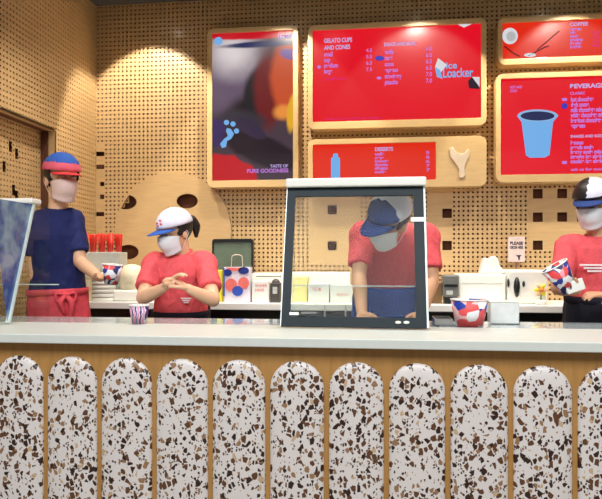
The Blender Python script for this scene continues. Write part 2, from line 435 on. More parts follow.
# left wall with a recessed door
DY1, DY0, DZ, REC = 3.88, 2.55, W(52, 131, 3.88).z, .10
LY0 = 2.2
bm = NB(); lu = int((WY-LY0)/CELL)
def mode_left(i, j):
    y = LY0+(i+.5)*CELL; z = ZB+(j+.5)*CELL
    if DY0 < y < DY1 and z < DZ: return 'open'
    return 'hole'
lu = int((WY-LY0)/CELL)+1
peg(bm, Vector((LX, LY0, ZB)), Vector((0,1,0)), Vector((0,0,1)), lu, nv, mode_left)
jy = LY0+CELL*(round((DY1-LY0)/CELL)); jz = ZB+CELL*round((DZ-ZB)/CELL); jy0 = LY0+CELL*round((DY0-LY0)/CELL)
bef = set(bm.faces)
bmesh.ops.recalc_face_normals(bm, faces=bm.faces)
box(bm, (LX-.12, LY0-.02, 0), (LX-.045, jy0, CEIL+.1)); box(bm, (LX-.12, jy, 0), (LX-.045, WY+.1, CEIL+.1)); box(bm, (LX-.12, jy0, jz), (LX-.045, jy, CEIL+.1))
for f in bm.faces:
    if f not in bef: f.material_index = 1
bef = set(bm.faces)
box(bm, (LX-REC, jy, 0), (LX, jy+.018, jz)); box(bm, (LX-REC, jy0-.018, 0), (LX, jy0, jz)); box(bm, (LX-REC, jy0, jz), (LX, jy, jz+.018))
box(bm, (LX-.001, LY0, 0), (LX, jy0, ZB)); box(bm, (LX-.001, jy, 0), (LX, WY, ZB))
struct(obj('wall_left', bm, [wood, wood_in], recalc=False))
# door leaf of the same perforated board
bm = NB()
dn = int((jy-jy0)/CELL); dv_ = int((jz-ZB)/CELL)
dop = set()
for u, v in ((12,148),(18,158),(13,190),(18,200),(4,170)):
    t = (u-CX)/F; d_ = (LX-REC)/(FWD.x+t*RGT.x); y = d_*(FWD.y+t*RGT.y); z = CZ-(v-HZ)*d_/F
    dop.add((int((y-jy0)/CELL), int((z-ZB)/CELL))); dop.add((int((y-jy0)/CELL), int((z-ZB)/CELL)+1))
peg(bm, Vector((LX-REC, jy0, ZB)), Vector((0,1,0)), Vector((0,0,1)), dn, dv_, lambda i, j: 'open' if (i, j) in dop else 'hole')
bmesh.ops.recalc_face_normals(bm, faces=bm.faces); bef = set(bm.faces)
box(bm, (LX-REC-.001, jy0, PZ), (LX-REC, jy, ZB))
bef = set(bm.faces)
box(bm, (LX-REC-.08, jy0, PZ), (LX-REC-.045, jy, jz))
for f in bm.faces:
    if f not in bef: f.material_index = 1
struct(obj('door_1', bm, [wood, wood_in], recalc=False))
# ceiling, floor
bm = NB(); box(bm, (LX-.3, 2.2, CEIL), (RX+.3, WY+.15, CEIL+.12)); struct(obj('ceiling', bm, ceil_m))
bm = NB(); box(bm, (LX-1.5, -2.5, -.1), (RX+1.5, 2.45, 0)); box(bm, (LX-1.5, 2.45, -.1), (RX+1.5, WY+.12, PZ)); struct(obj('floor', bm, floor_m))
bm = NB(); box(bm, (LX-.3, 2.1, 2.72), (RX+.3, 2.2, CEIL+.12)); struct(obj('unseen_bulkhead', bm, ceil_m))   # unseen bulkhead, added to keep hall light off the upper wall
bm = NB(); box(bm, (RX, 3.4, 0), (RX+.12, WY+.05, CEIL)); struct(obj('wall_right', bm, wood))

# added round panel, standing in for the blurred patch around a head
bm = NB()
cir = [(disc_c.x+disc_r*math.cos(2*PI*i/64), disc_c.z+disc_r*math.sin(2*PI*i/64)) for i in range(64)]
hs = [[(h.x+.082*math.cos(2*PI*i/24), h.z+.055*math.sin(2*PI*i/24)) for i in range(24)] for h in disc_holes]
hs = [h for h in hs]
# keep the left openings inside the round outline
for h in hs:
    for i, (x, z) in enumerate(h):
        dx, dz = x-disc_c.x, z-disc_c.z; l = math.hypot(dx, dz)
        if l > disc_r-.012: h[i] = (disc_c.x+dx/l*(disc_r-.012), disc_c.z+dz/l*(disc_r-.012))
prism_xz(bm, cir, WY-.018, WY-.0005, hs)
tag(obj('blur_disc', bm, wood), 'added round panel with oval openings, standing in for a blur patch behind the white-capped worker', 'stand-in panel')

# ------------------------------------------------------------------ menu boards
BY = 4.40
def board(name, label, cat, u0, u1, v0, v1, inner, screen_mat, group='framed menu screens on the back wall', r=.05):
    """u0,u1 outer sides; v0,v1 top/bottom measured at u0; inner = screen border widths l, r, t, b in metres"""
    a = W(u0, v0, BY); b = W(u0, v1, BY); x1 = W(u1, v0, BY).x; x0, z1, z0 = a.x, a.z, b.z
    t = thing(name, label, cat, ((x0+x1)/2, BY+.05, z0), group)
    l, rr, tp, bt = inner
    bm = NB(); prism_xz(bm, rrect(x0, x1, z0, z1, r), BY, WY-.002, [rrect(x0+l, x1-rr, z0+bt, z1-tp, .006, 2)])
    fr = obj('frame', bm, frame_wood, t)
    md = fr.modifiers.new('b', 'BEVEL'); md.width = .009; md.segments = 3; md.limit_method = 'ANGLE'
    bm = NB(); box(bm, (x0+l+.001, BY+.012, z0+bt+.001), (x1-rr-.001, BY+.04, z1-tp-.001))
    s = obj('screen', bm, screen_mat, t)
    return t, s, (x0, x1, z0, z1)
TY = BY+.0095
def P(u, v): q = W(u, v, TY); return q.x, q.z
mpx = lambda u: (W(u+1, 260, TY).x-W(u, 260, TY).x)   # metres per pixel
def T(s, u, v, wpx, hpx, m, t, name, **k):
    x, z = P(u, v); return text(s, x, z, hpx*mpx(u), TY, m, t, name, wd=wpx*mpx(u), **k)
def shape(pts, m, t, name, dy=0, pix=True):
    bm = NB(); q = [P(*p) for p in pts]; prism_xz(bm, q, TY-.001-dy, TY+.001-dy); return obj(name, bm, m, t)
def oval(u, v, ru, rv, n=20, a0=0): return [(u+ru*math.cos(2*PI*i/n+a0), v+rv*math.sin(2*PI*i/n+a0)) for i in range(n)]

# B : wide red menu
tB, sB, eB = board('menu_board', 'wide red menu screen in a rounded oak frame, largest above the counter, with scoop logo', 'menu screen', 307.7, 486.7, 25.5, 129.5, (.035,.036,.036,.052), scr_red)
T('GELATO CUPS', 324, 38.5, 28, 4.5, scr_head, tB, 'heading_text', bold=.03)
T('AND CONES', 324, 45.5, 26, 4.5, scr_head, tB, 'heading_text', bold=.03)
T('small\ncup\nmedium\nlarge', 324, 52, 14, 23, scr_text, tB, 'menu_text', lines=.9, bold=.035)
T('add a wafer for extra', 325, 77.5, 21, 3, emis('screen_magenta', srgb(225,40,130), SC, False), tB, 'note_text', bold=.02)
T('4.5\n5.5\n6.5\n7.5', 366, 48.5, 6, 23, scr_text, tB, 'price_text', lines=1.3, bold=.02)
shape(oval(379.5, 58.2, 4.5, 2.4), scr_deep, tB, 'badge'); shape(oval(319, 67, 1.8, 1.8), scr_text, tB, 'badge'); shape(oval(379, 78, 2.4, 1.4), scr_text, tB, 'badge')
T('SHAKES AND MORE', 384, 42.6, 32, 4, scr_head, tB, 'heading_text', bold=.03)
T('vanilla\nhazel\ncocoa\nespresso\nstrawberry\npistachio', 384.5, 49.5, 17, 37, scr_text, tB, 'menu_text', lines=.95, bold=.035)
T('6.0\n6.0\n6.5\n6.5\n7.0\n7.0', 426, 46.5, 6, 37, scr_text, tB, 'price_text', lines=1.1, bold=.02)
T('allergen list available on request', 325, 118, 56, 2.6, emis('screen_magenta', srgb(225,40,130), SC, False), tB, 'note_text', bold=.01)
# logo : waffle wedge with two words
shape([(435,67),(438,58),(447,65),(442,71),(437,77)], scr_white, tB, 'logo_icon'); shape([(435,67),(437,77),(442.5,79),(440,70)], scr_blue, tB, 'logo_icon', .001)
T('ice', 446, 62.5, 11, 6.5, scr_blue, tB, 'logo_text', bold=.02)
T('Loacker', 443, 68.5, 30, 9.5, scr_blue, tB, 'logo_text', bold=.018)
shape([(468,81),(472,77),(479,77),(479,89),(469,88)], scr_dark, tB, 'wafer_picture'); shape([(472,77),(479.5,77),(479.5,87)], scr_white, tB, 'wafer_picture', .001)
shape([(458,24.5),(472,23.8),(464,27.5)], scr_white, tB, 'wafer_picture')
# C : small vermilion menu with wood panel and embossed scoop
tC, sC, eC = board('menu_board', 'narrow vermilion menu screen beside a pale scoop emblem, under the wide red menu', 'menu screen', 307.7, 486.7, 139.6, 188.5, (.035,.342,.036,.05), scr_orange)
shape(rrect(331, 340, 157, 181, 2), scr_blue, tC, 'bottle_picture'); shape(rrect(333, 338, 153.5, 157.5, 1), scr_blue, tC, 'bottle_picture')
T('DESSERTS', 375, 147.3, 18, 4, scr_head, tC, 'heading_text', bold=.03)
T('waffle\ncrepe\nbrownie\ntiramisu\naffogato\ncookie', 374.5, 152.5, 14, 21, scr_text, tC, 'menu_text', lines=.85, bold=.04)
T('5\n6\n6\n7\n7', 426, 151, 4, 21, scr_text, tC, 'price_text', bold=.02)
bm = NB()
pts = [(449,149),(452,147),(456,152),(460,154),(465,153),(468,148.5),(469.5,150),(469,157),(466,163),(464.5,168),(465.5,176),(462,178.5),(459,177.5),(458.5,169),(455,163.5),(450,157)]
q = [tuple(W(u, v, BY).xz) for u, v in pts]; prism_xz(bm, q, BY-.010, BY+.002)
e = obj('scoop_emblem', bm, mat('emblem_plaster', srgb(226,206,178), .5), tC); md = e.modifiers.new('b', 'BEVEL'); md.width = .005; md.segments = 3
# A : portrait poster screen
pw = W(293, 100, BY).x-W(211, 100, BY).x
a_ = W(207, 28.8, BY); b_ = W(207, 187.7, BY)
tA, sA, eA = board('poster_screen', 'tall portrait poster screen in a rounded oak frame, picture of chocolates with white paw mark', 'screen', 207, 298, 28.8, 187.7, (.036,.036,.034,.05), scr_dark)
sx0, sx1, sz0, sz1 = eA[0]+.036, eA[1]-.036, eA[2]+.05, eA[3]-.034
ccx, org = tA.location.x, tA.location
def rel(u, v): x, z = P(u, v); return x-org.x, z-org.z
m1 = mpx(252)
def bl(u, v, ru, rv, rot, soft, c): x, z = rel(u, v); return (x, z, ru*m1, rv*m1, rot, soft, c)
pic = picture('poster_picture', srgb(72,54,66), [
    bl(226,78,34,40,0,.5,srgb(104,84,108)), bl(232,52,22,20,0,.9,srgb(226,214,216)), bl(248,112,26,16,-.5,.5,srgb(34,24,30)),  # pale upper blob paints a lamp's hot spot into the picture
    bl(256,95,13,26,.15,.25,srgb(28,22,30)), bl(268,90,14,36,0,.3,srgb(110,16,22)), bl(287,80,16,36,0,.25,srgb(204,78,34)),
    bl(283,112,9,7,0,.5,srgb(240,150,60)), bl(292,113,5,18,.1,.25,srgb(236,176,40)),
    bl(240,120,24,10,.1,.4,srgb(54,46,58)), bl(216,133,10,14,0,.2,srgb(58,38,96)), bl(262,150,42,14,.38,.18,srgb(34,16,30)), bl(250,128,18,7,.6,.15,srgb(52,38,66)),
    bl(225,178,34,23,.35,.08,srgb(200,10,26)), bl(262,44,40,3,-.02,.3,srgb(28,40,90)), bl(250,32,60,7,0,.15,srgb(206,12,34)), bl(289,54,9,5,.3,.2,srgb(120,90,160))])
sA.data.materials[0] = pic
for (u, v, r) in ((226.5,122.5,2.6),(233,124,2.6),(236.5,131,2.6)): shape(oval(u, v, r, r), scr_blue, tA, 'paw_mark')
shape([(227,128),(231,129),(234,134),(231,139),(227,141),(226,147),(222,148),(220,144),(224,139),(228,136),(226,131)], scr_blue, tA, 'paw_mark')
shape(oval(218.5, 41, 4, 4), scr_blue, tA, 'badge')
T('Loacker', 278, 33, 14, 5.8, scr_head, tA, 'logo_text', bold=.01)
T('TASTE OF', 270, 164.5, 18, 3.2, scr_head, tA, 'caption_text', bold=.02)
T('PURE GOODNESS', 247, 169, 41, 4, scr_text, tA, 'caption_text', bold=.03)
# D : upper right, E : lower right
R2 = 678
tD, sD, eD = board('menu_board', 'shallow vermilion menu screen at upper right with round white dish picture', 'menu screen', 498, R2, 18, 65, (.03,.036,.034,.04), scr_orange)
shape(oval(510, 36, 7.8, 8.2, 24), scr_white, tD, 'dish_picture'); shape(oval(511, 36.5, 4.6, 5, 20), emis('screen_cream', srgb(190,190,190), SC, False), tD, 'dish_picture', .001)
for a, b in (((504,46),(513,53)), ((513,53),(520,56.5)), ((528,56),(545,47)), ((537,50),(559,31)), ((545,47),(549,46))):
    dx, dy = b[0]-a[0], b[1]-a[1]; l = math.hypot(dx, dy); nx, ny = -dy/l*.5, dx/l*.5
    shape([(a[0]+nx, a[1]+ny), (b[0]+nx, b[1]+ny), (b[0]-nx, b[1]-ny), (a[0]-nx, a[1]-ny)], scr_dark, tD, 'line_drawing')
shape(oval(530, 55, 6, 2), scr_white, tD, 'dish_picture')
T('COFFEE', 570, 22.5, 18, 4, scr_head, tD, 'heading_text', bold=.03)
T('espresso\nlatte\nmocha\nmacchiato\nflat white\niced latte', 570, 28.5, 13, 21, scr_text, tD, 'menu_text', lines=.85, bold=.05)
for q_, s_ in ((592, '3.0\n3.5\n3.5\n4.0'), (603, '3.5\n4.0\n4.0\n4.5')): T(s_, q_, 31, 7, 17, emis('screen_magenta', srgb(225,40,130), SC, False), tD, 'price_text', bold=.02)
tE, sE, eE = board('menu_board', 'large red beverages menu screen at right with a pale blue paper cup picture', 'menu screen', 496, R2, 74, 182.6, (.032,.036,.034,.052), scr_red)
shape([(517,116),(521,113),(554,112.5),(558.5,115.5),(553,122),(549.5,155),(545,157.5),(530,157.8),(526,155.5),(521.5,122)], scr_blue, tE, 'cup_picture')
shape(oval(537.5, 115.5, 20, 6, 28), emis('screen_ice_blue', srgb(150,190,235), SC, False), tE, 'cup_picture', .0005)
shape(oval(537.5, 116, 17, 4.6, 28), emis('screen_navy', srgb(40,46,90), SC, False), tE, 'drink_picture', .001)
T('HOT AND\nCOLD', 510, 86, 12, 6.5, scr_text, tE, 'menu_text', bold=.03)
T('BEVERAGES', 570, 84, 38, 4.8, scr_head, tE, 'heading_text', bold=.04)
T('CLASSIC', 570, 92, 15, 3, scr_text, tE, 'heading_text', bold=.03)
T('hot chocolate\ndark cocoa\nmilk chocolate mix\nwhite chocolate mix\nhazelnut chocolate\nespresso', 570.5, 97, 34, 34, scr_text, tE, 'menu_text', lines=.85, bold=.05)
T('SHAKES AND SODAS', 570.5, 135, 36, 3, scr_head, tE, 'heading_text', bold=.03)
T('lemon\npeach soda\nberry soda mix\nmango ice shake\ncookie ice shake', 570.5, 140.5, 34, 24, scr_text, tE, 'menu_text', lines=.85, bold=.05)
T('ask us for more', 571, 168, 34, 3, scr_text, tE, 'menu_text', bold=.03)
shape(oval(564.5, 106, 3, 3), scr_deep, tE, 'badge'); shape(rrect(562, 567, 98, 101, 1), scr_text, tE, 'badge'); shape(rrect(562, 567, 161, 164, 1), scr_text, tE, 'badge')

# ------------------------------------------------------------------ counter
CT = 1.055
FY = 2.39; y_front = 2.335; y_strip = 2.80; y_back = 3.10
X0, X1 = LX+.12, 2.3
cnt = thing('service_counter', 'long white-topped service counter fronted with arched terrazzo panels', 'counter', (0, 2.7, 0))
bm = NB(); box(bm, (X0, y_front, CT-.036), (X1, y_strip, CT), .004); obj('worktop', bm, white_top, cnt)
bm = NB(); box(bm, (X0, FY, 0), (X1, FY+.04, CT-.037)); obj('front_panel', bm, facade_wood, cnt)
bm = NB(); box(bm, (X0, FY+.04, 0), (X1, y_back-.01, CT-.04)); obj('cabinet_body', bm, white_top, cnt)
# glossy display lids behind the white strip
gx = [X0, W(126,260,2.9).x, W(281,260,2.9).x, W(437,260,2.9).x, W(545,260,2.9).x, X1]
for a, b in zip(gx, gx[1:]):
    bm = NB(); box(bm, (a+.003, y_strip+.002, CT-.038), (b-.003, y_back, CT-.002), .002); obj('display_lid', bm, case_top, cnt)
# terrazzo arches
xa, xb = W(211, 430, FY-.03).x, W(515, 430, FY-.03).x
pitch = (xb-xa)/5; wA = pitch*.915; zt = W(237, 360.5, FY-.02).z
def arch_panel(bm, x0, w, zt, z0, y, dep):
    r = w/2; cx = x0+r; n = 24
    # convex face: rows along arch, thickness follows distance to the outline
    cols = 20; rows = 30
    def half(z): # half width at height z
        if z < zt-r: return r
        return math.sqrt(max(0, r*r-(z-(zt-r))**2))
    zs = [z0+(zt-r-z0)*i/6 for i in range(6)]+[zt-r+r*math.sin(PI/2*i/16) for i in range(17)]
    ring = []
    for z in zs:
        h = max(half(z), .0005); row = []
        for j in range(cols+1):
            s = -math.cos(PI*j/cols)     # -1..1
            x = cx+h*s
            d = math.hypot(x-cx, max(0, z-(zt-r)))/r
            row.append(bm.verts.new((x, y-.002-dep*math.sqrt(max(0, 1-min(1, d)**2.6)), z)))
        ring.append(row)
    for a, b in zip(ring, ring[1:]):
        for j in range(cols): bm.faces.new((a[j], a[j+1], b[j+1], b[j]))
    # back skirt
    out = [r_[0] for r_ in ring]+[r_[-1] for r_ in reversed(ring)]
    bk = [bm.verts.new((v.co.x, y+.0, v.co.z)) for v in out]
    for i in range(len(out)):
        j = (i+1) % len(out)
        try: bm.faces.new((out[i], out[j], bk[j], bk[i]))
        except ValueError: pass
for i in range(-5, 8):
    x = xa+i*pitch
    if x < X0 or x+wA > X1: continue
    bm = NB(); arch_panel(bm, x, wA, zt, .12, FY, .022); obj('terrazzo_panel', bm, terr, cnt, smooth=True)

# ------------------------------------------------------------------ sneeze guards
def sneeze_guard(name, label, ul, ur, tinted=False, far=None, vt=187):
    """glass front leaning back, framed in dark border, white slab on top, clear side panes"""
    yb, yt = 2.67, 2.88
    zb = CT+.008
    xl = W(ul, 325, yb).x if far is None else far; xr = W(ur, 325, yb).x
    zt_ = W(355 if not tinted else 20, vt, yt).z
    t = thing(name, label, 'sneeze guard', ((xl+xr)/2, yb, CT), None)
    up = Vector((0, yt-yb, zt_-zb)); L = up.length; up.normalize(); nrm = Vector((0, -up.z, up.y))
    def pan(bm, x0, x1, s0, s1, th=.008, off=0):
        o = Vector((0, yb, zb))
        c = []
        for x in (x0, x1):
            for s in (s0, s1):
                for k in (0, -th): c.append(bm.verts.new(o+Vector((x, 0, 0))+up*s+nrm*(off+k)))
        for f in ((0,1,3,2),(4,6,7,5),(0,4,5,1),(2,3,7,6),(0,2,6,4),(1,5,7,3)): bm.faces.new([c[i] for i in f])
    bw = .036
    bm = NB(); pan(bm, xl, xr, 0, L); obj('front_glass', bm, clear, t)
    m = teal_dark if not tinted else glass_edge
    if not tinted:
        bm = NB(); pan(bm, xl, xl+bw*1.05, 0, L, .012, .002); pan(bm, xr-bw*1.25, xr, 0, L, .012, .002); pan(bm, xl, xr, L-.045, L, .0121, .0021); pan(bm, xl, xr, 0, .044, .0121, .0021)
        obj('glass_border', bm, m, t)
        # printed marks and latches along the lower border
        bm = NB(); pan(bm, xl+.035, xl+.075, .050, .062, .003, .006); obj('latch', bm, white_gloss, t)
        bm = NB(); pan(bm, xl+.085, xl+.155, .056, .064, .003, .006); obj('marking', bm, grey, t)
        for q in (.185, .275):
            bm = NB(); pan(bm, xl+q, xl+q+.006, .044, .095, .003, .006); obj('divider', bm, grey, t)
        for q in (-.12, -.085):
            bm = NB(); c = Vector((xr+q, yb, zb))+up*.022+nrm*.006; ellipsoid(bm, Matrix.Translation(c), (.013, .006, .007), 2); obj('knob', bm, white_gloss, t)
        bm = NB(); pan(bm, xr-.058, xr, L-.175, L-.155, .003, .006); obj('glint_bar', bm, white_gloss, t)  # white bar stands in for a highlight on the right border
    # light edge strips
    bm = NB(); pan(bm, xr-(.012 if tinted else 0), xr+.008, 0, L, .012, .003); obj('edge_strip', bm, glass_edge, t)
    if not tinted:
        bm = NB(); pan(bm, xl-.004, xl, 0, L, .012, .003); obj('edge_strip', bm, glass_edge, t)
    # side panes
    for x in (xl+.004, xr-.010):
        bm = NB(); vs = [(yb+.012, zb), (y_back-.06, zb), (y_back-.06, zt_-.0), (yt+.012, zt_-.0)]
        A = [bm.verts.new((x, y, z)) for y, z in vs]; B = [bm.verts.new((x+.006, y, z)) for y, z in vs]
        bm.faces.new(A); bm.faces.new(B[::-1])
        for i in range(4): bm.faces.new((A[i], A[(i+1)%4], B[(i+1)%4], B[i]))
        obj('side_glass', bm, clear, t)
    if tinted:
        bm = NB(); x = xr-.001
        vs = [(yb+.002, zb), (yb+.03, zb), (yt-.005, zt_-.002), (yb-.11, zt_-.002)]
        A = [bm.verts.new((x-.004, y, z)) for y, z in vs]; B = [bm.verts.new((x-.001, y, z)) for y, z in vs]
        bm.faces.new(A); bm.faces.new(B[::-1])
        for i in range(4): bm.faces.new((A[i], A[(i+1)%4], B[(i+1)%4], B[i]))
        obj('end_bracket_pane', bm, blue_pane, t)
    # top slab
    bm = NB(); box(bm, (xl-.006, yt-.03, zt_), (xr+.012, y_back-.02 if not tinted else yt+.06, zt_+.040 if not tinted else zt_+.026), .008)
    obj('top_shelf', bm, white_gloss, t)
    # low glass upstand at the staff side
    bm = NB(); box(bm, (xl, y_back-.03, CT+.002), (xr+.03, y_back-.022, CT+.165)); obj('rear_upstand', bm, clear, t)
    bm = NB(); box(bm, (xl, y_back-.031, CT+.165), (xr+.03, y_back-.021, CT+.170)); obj('upstand_edge', bm, glass_edge, t)
    return t
sneeze_guard('sneeze_guard', 'tall glass sneeze guard with dark border and white top shelf at mid counter', 281, 427)
sneeze_guard('sneeze_guard', 'glass sneeze guard with blue-tinted end pane at the far left of the counter', -60, 8, True, X0+.02, 204)

# ------------------------------------------------------------------ cups
def rot_to(p, rx=0, ry=0, rz=0): return Matrix.Translation(p) @ Matrix.Rotation(rz, 4, 'Z') @ Matrix.Rotation(ry, 4, 'Y') @ Matrix.Rotation(rx, 4, 'X')
def cup(label, p, rb, rt, h, m, ry=0, rx=0, rim=True):
    t = thing('paper_cup', label, 'cup', p); t.rotation_euler = (rx, ry, 0)
    M = world_mat(t)
    bm = NB(); lathe(bm, [(rb*.98, .001), (rb, 0), (rt, h), (rt-.003, h), (rb-.002, .006)], M, 28); obj('cup_wall', bm, m, t, smooth=True)
    bm = NB(); lathe(bm, [(rt-.001, h-.003), (rt+.003, h-.002), (rt+.003, h+.002), (rt-.002, h+.003), (rt-.004, h)], M, 28, False); obj('rim', bm, white_gloss, t, smooth=True)
    return t
pc = WZ(471, 327, CT+.0005); cup('large round paper tub with red, white and blue print on the counter', pc+Vector((0,.05,0)), .060, .082, .118, cup_print2)
pc = WZ(137.5, 324, CT+.0005); cup('small paper cup with violet and pink stripes on the counter', pc+Vector((0,.02,0)), .032, .046, .085, cup_stripe)

# napkin holder / clear box to the right of the tub
t = thing('clear_box', 'low translucent box of napkins on the counter behind the printed tub', 'box', WZ(503, 312, CT))
p = t.location; p.y = 3.0; t.location = Vector((W(503, 300, 3.0).x, 3.0, CT))
p = t.location
bm = NB(); cbox(bm, p+Vector((0,0,.05)), (.13,.08,.098), .006); obj('box_wall', bm, mat('frosted_plastic', srgb(222,226,222), .3), t)
bm = NB(); cbox(bm, p+Vector((0,0,.102)), (.136,.086,.006), .002); obj('lid', bm, white_gloss, t)
# steel tray on the counter by the guard
t = thing('steel_tray', 'shallow steel tray on the counter between the guard and the printed tub', 'tray', Vector((W(440, 320, 2.93).x, 2.93, CT)))
p = t.location
bm = NB(); box(bm, (p.x-.03, 2.86, CT), (p.x+.05, 3.02, CT+.004)); obj('tray_base', bm, steel, t)
bm = NB(); prism = rrect(p.x-.055, p.x+.05, CT+.004, CT+.03, .004, 2)
for a, b in (((p.x-.03, 2.86), (p.x+.05, 2.864)), ((p.x-.03, 3.016), (p.x+.05, 3.02)), ((p.x-.03, 2.864), (p.x-.026, 3.016)), ((p.x+.046, 2.864), (p.x+.05, 3.016))):
    box(bm, (a[0], a[1], CT+.004), (b[0], b[1], CT+.03))
obj('rim', bm, steel, t)

# ------------------------------------------------------------------ back counter
BZ = 1.072; BF = 3.95
bc = thing('back_counter', 'white back counter running along the perforated wall behind the staff', 'counter', (0, 4.2, PZ))
bm = NB(); box(bm, (LX+.01, BF, BZ-.045), (RX-.01, WY-.005, BZ), .005); obj('worktop', bm, white_gloss, bc)
bm = NB(); box(bm, (LX+.01, BF+.10, PZ), (RX-.01, WY-.005, BZ-.05)); obj('cabinet_body', bm, dark, bc)
for i in range(7):
    x = LX+.05+i*.66
    if x+.62 > RX: break
    bm = NB(); box(bm, (x, BF+.08, PZ+.1), (x+.62, BF+.098, BZ-.16), .003); d = obj('door', bm, pale_grey, bc)
    bm = NB(); box(bm, (x+.25, BF+.065, BZ-.2), (x+.37, BF+.079, BZ-.19)); obj('handle', bm, steel, d)
# items on the back counter; rect given in pixels: left, top, right (bottom sits on the worktop)
def span(u0, u1, v0, Y):
    a = W(u0, v0, Y); b = W(u1, v0, Y); return a.x, b.x, a.z
def block(name, label, cat, u0, u1, v0, Y, dep, m, bev=.006, base=BZ, group=None):
    x0, x1, z = span(u0, u1, v0, Y)
    t = thing(name, label, cat, ((x0+x1)/2, Y+dep/2, base), group)
    bm = NB(); box(bm, (x0, Y, base+.0005), (x1, Y+dep, z), bev); obj('body', bm, m, t)
    return t, x0, x1, z
# paper bag
t = thing('paper_bag', 'white paper carrier bag printed with navy and coral shapes on the back counter', 'bag', (W(237, 300, 4.02).x, 4.06, BZ))
x0, x1, zt2 = span(223, 250, 267, 4.02)
bm = NB(); ring = loft(bm, [Vector(((x0+x1)/2, 4.07, BZ+.001)), Vector(((x0+x1)/2, 4.07, zt2-.03)), Vector(((x0+x1)/2, 4.07, zt2))], Vector((1,0,0)), Vector((0,1,0)), [(x1-x0)/2]*3, [.05,.045,.04], 24, True, 8)
obj('bag_body', bm, mat('bag_paper', srgb(228,222,234), .6), t)
def bagp(u, v): q = W(u, v, 4.015); return q.x, q.z
def bshape(pts, m, name, dy=0):
    bm = NB(); prism_xz(bm, [bagp(*p) for p in pts], 4.0165-dy, 4.0185-dy); obj(name, bm, m, t)
coral = mat('coral_print', srgb(240,120,110), .6); navyp = mat('navy_print', srgb(24,44,130), .6)
bshape(oval(227.5, 272.5, 4.2, 3.5), navyp, 'print_shape'); bshape(oval(243.5, 270.5, 5.4, 3.6), navyp, 'print_shape'); bshape([(225,267.5),(243,267.5),(239,270.5),(232,271)], coral, 'print_shape')
bshape(oval(231, 285, 6, 6.5), coral, 'print_shape'); bshape(oval(243.5, 283, 5.5, 6), coral, 'print_shape'); bshape(oval(237.5, 291, 5.4, 5), mat('blue_print', srgb(44,84,190), .6), 'print_shape', .001)
bshape([(223.2,268),(224.6,268),(224.6,296),(223.2,296)], mat('blue_print', srgb(44,84,190), .6), 'print_shape', .001)
for dy in (0, .07):
    bm = NB(); a = W(231, 268, 4.03+dy); b = W(243, 268, 4.03+dy); c = W(237, 254, 4.03+dy)
    limb(bm, [a-Vector((0,0,.02)), a+Vector((.004,0,.04)), Vector((a.x+.012, c.y, c.z-.01)), Vector((b.x-.012, c.y, c.z-.01)), b+Vector((-.004,0,.04)), b-Vector((0,0,.02))], [.003]*6, 6)
    obj('handle', bm, mat('paper_cord', srgb(214,200,186), .7), t, smooth=True)
# dark insulated box / monitor behind it
t = thing('monitor', 'dark-framed grey-green monitor behind the paper bag', 'monitor', (W(232, 260, 4.3).x, 4.33, BZ))
x0, x1, z1 = span(212, 253, 239, 4.3)
bm = NB(); prism_xz(bm, rrect(x0, x1, BZ+.06, z1, .02), 4.3, 4.34, [rrect(x0+.012, x1-.012, BZ+.08, z1-.022, .01)]); obj('bezel', bm, dark, t)
bm = NB(); box(bm, (x0+.012, 4.31, BZ+.08), (x1-.012, 4.336, z1-.022)); obj('display', bm, grey_green, t)
bm = NB(); cbox(bm, ((x0+x1)/2, 4.36, BZ+.08), (.05,.03,.16)); cbox(bm, ((x0+x1)/2, 4.35, BZ+.006), (.2,.14,.01), .003); obj('stand', bm, dark, t)
# yellow card
t, *_ = block('carton', 'small yellow carton beside the paper bag', 'carton', 217, 222, 270, 4.06, .05, yellow, .003)
# white low carton with red writing and shelf above
t, x0, x1, z1 = block('carton', 'white carton with red lettering between the paper bag and the dark dispenser', 'carton', 252, 269, 281, 4.03, .12, white_gloss, .003)
text('WAFER\nMINIS', x0+.02, z1-.02, .05, 4.029, mat('red_ink', srgb(226,90,80), .6), t, 'printed_text', wd=.08)
t, x0, x1, z1 = block('tray', 'long white tray standing behind the dark dispenser left of the guard', 'tray', 252, 284, 273, 4.25, .18, white_gloss, .008)
bm = NB(); box(bm, (x0+.03, 4.249, z1-.026), (x1-.02, 4.252, z1-.02)); obj('slot', bm, grey, t)
t, x0, x1, z1 = block('napkin_dispenser', 'small dark dispenser with pale centre left of the middle sneeze guard', 'dispenser', 270, 280, 283, 4.02, .07, mat('dark_speckle', srgb(74,70,68), .5, noise_amt=.3, nscale=80), .004)
bm = NB(); ellipsoid(bm, Matrix.Translation(((x0+x1)/2, 4.055, z1)), (.028,.03,.028), 2); obj('dome', bm, MATS['dark_speckle'], t, smooth=True)
bm = NB(); cbox(bm, ((x0+x1)/2, 4.018, BZ+.08), (.03,.004,.045), .001); obj('label_plate', bm, pale_grey, t)
# cartons seen through the guard
t, x0, x1, z1 = block('carton', 'cream yellow carton seen through the left side of the middle guard', 'carton', 288, 307, 277, 4.12, .16, mat('pale_yellow_card', srgb(240,226,150), .6), .003)
t, x0, x1, z1 = block('carton', 'white carton with small red marks seen through the middle guard', 'carton', 308, 329, 283, 4.05, .2, white_gloss, .003)
text('ICE', x0+.03, z1-.03, .02, 4.049, MATS['red_ink'], t, 'printed_text', wd=.06)
t, x0, x1, z1 = block('carton', 'low white carton with red lettering beside the leaning worker', 'carton', 330, 352, 286, 4.06, .2, white_gloss, .003)
text('GELATO', x0+.045, z1-.045, .018, 4.059, MATS['red_ink'], t, 'printed_text', wd=.07)
t, x0, x1, z1 = block('shelf_riser', 'long white riser shelf against the wall behind the cartons', 'shelf', 288, 350, 272, 4.34, .12, white_gloss, .006)
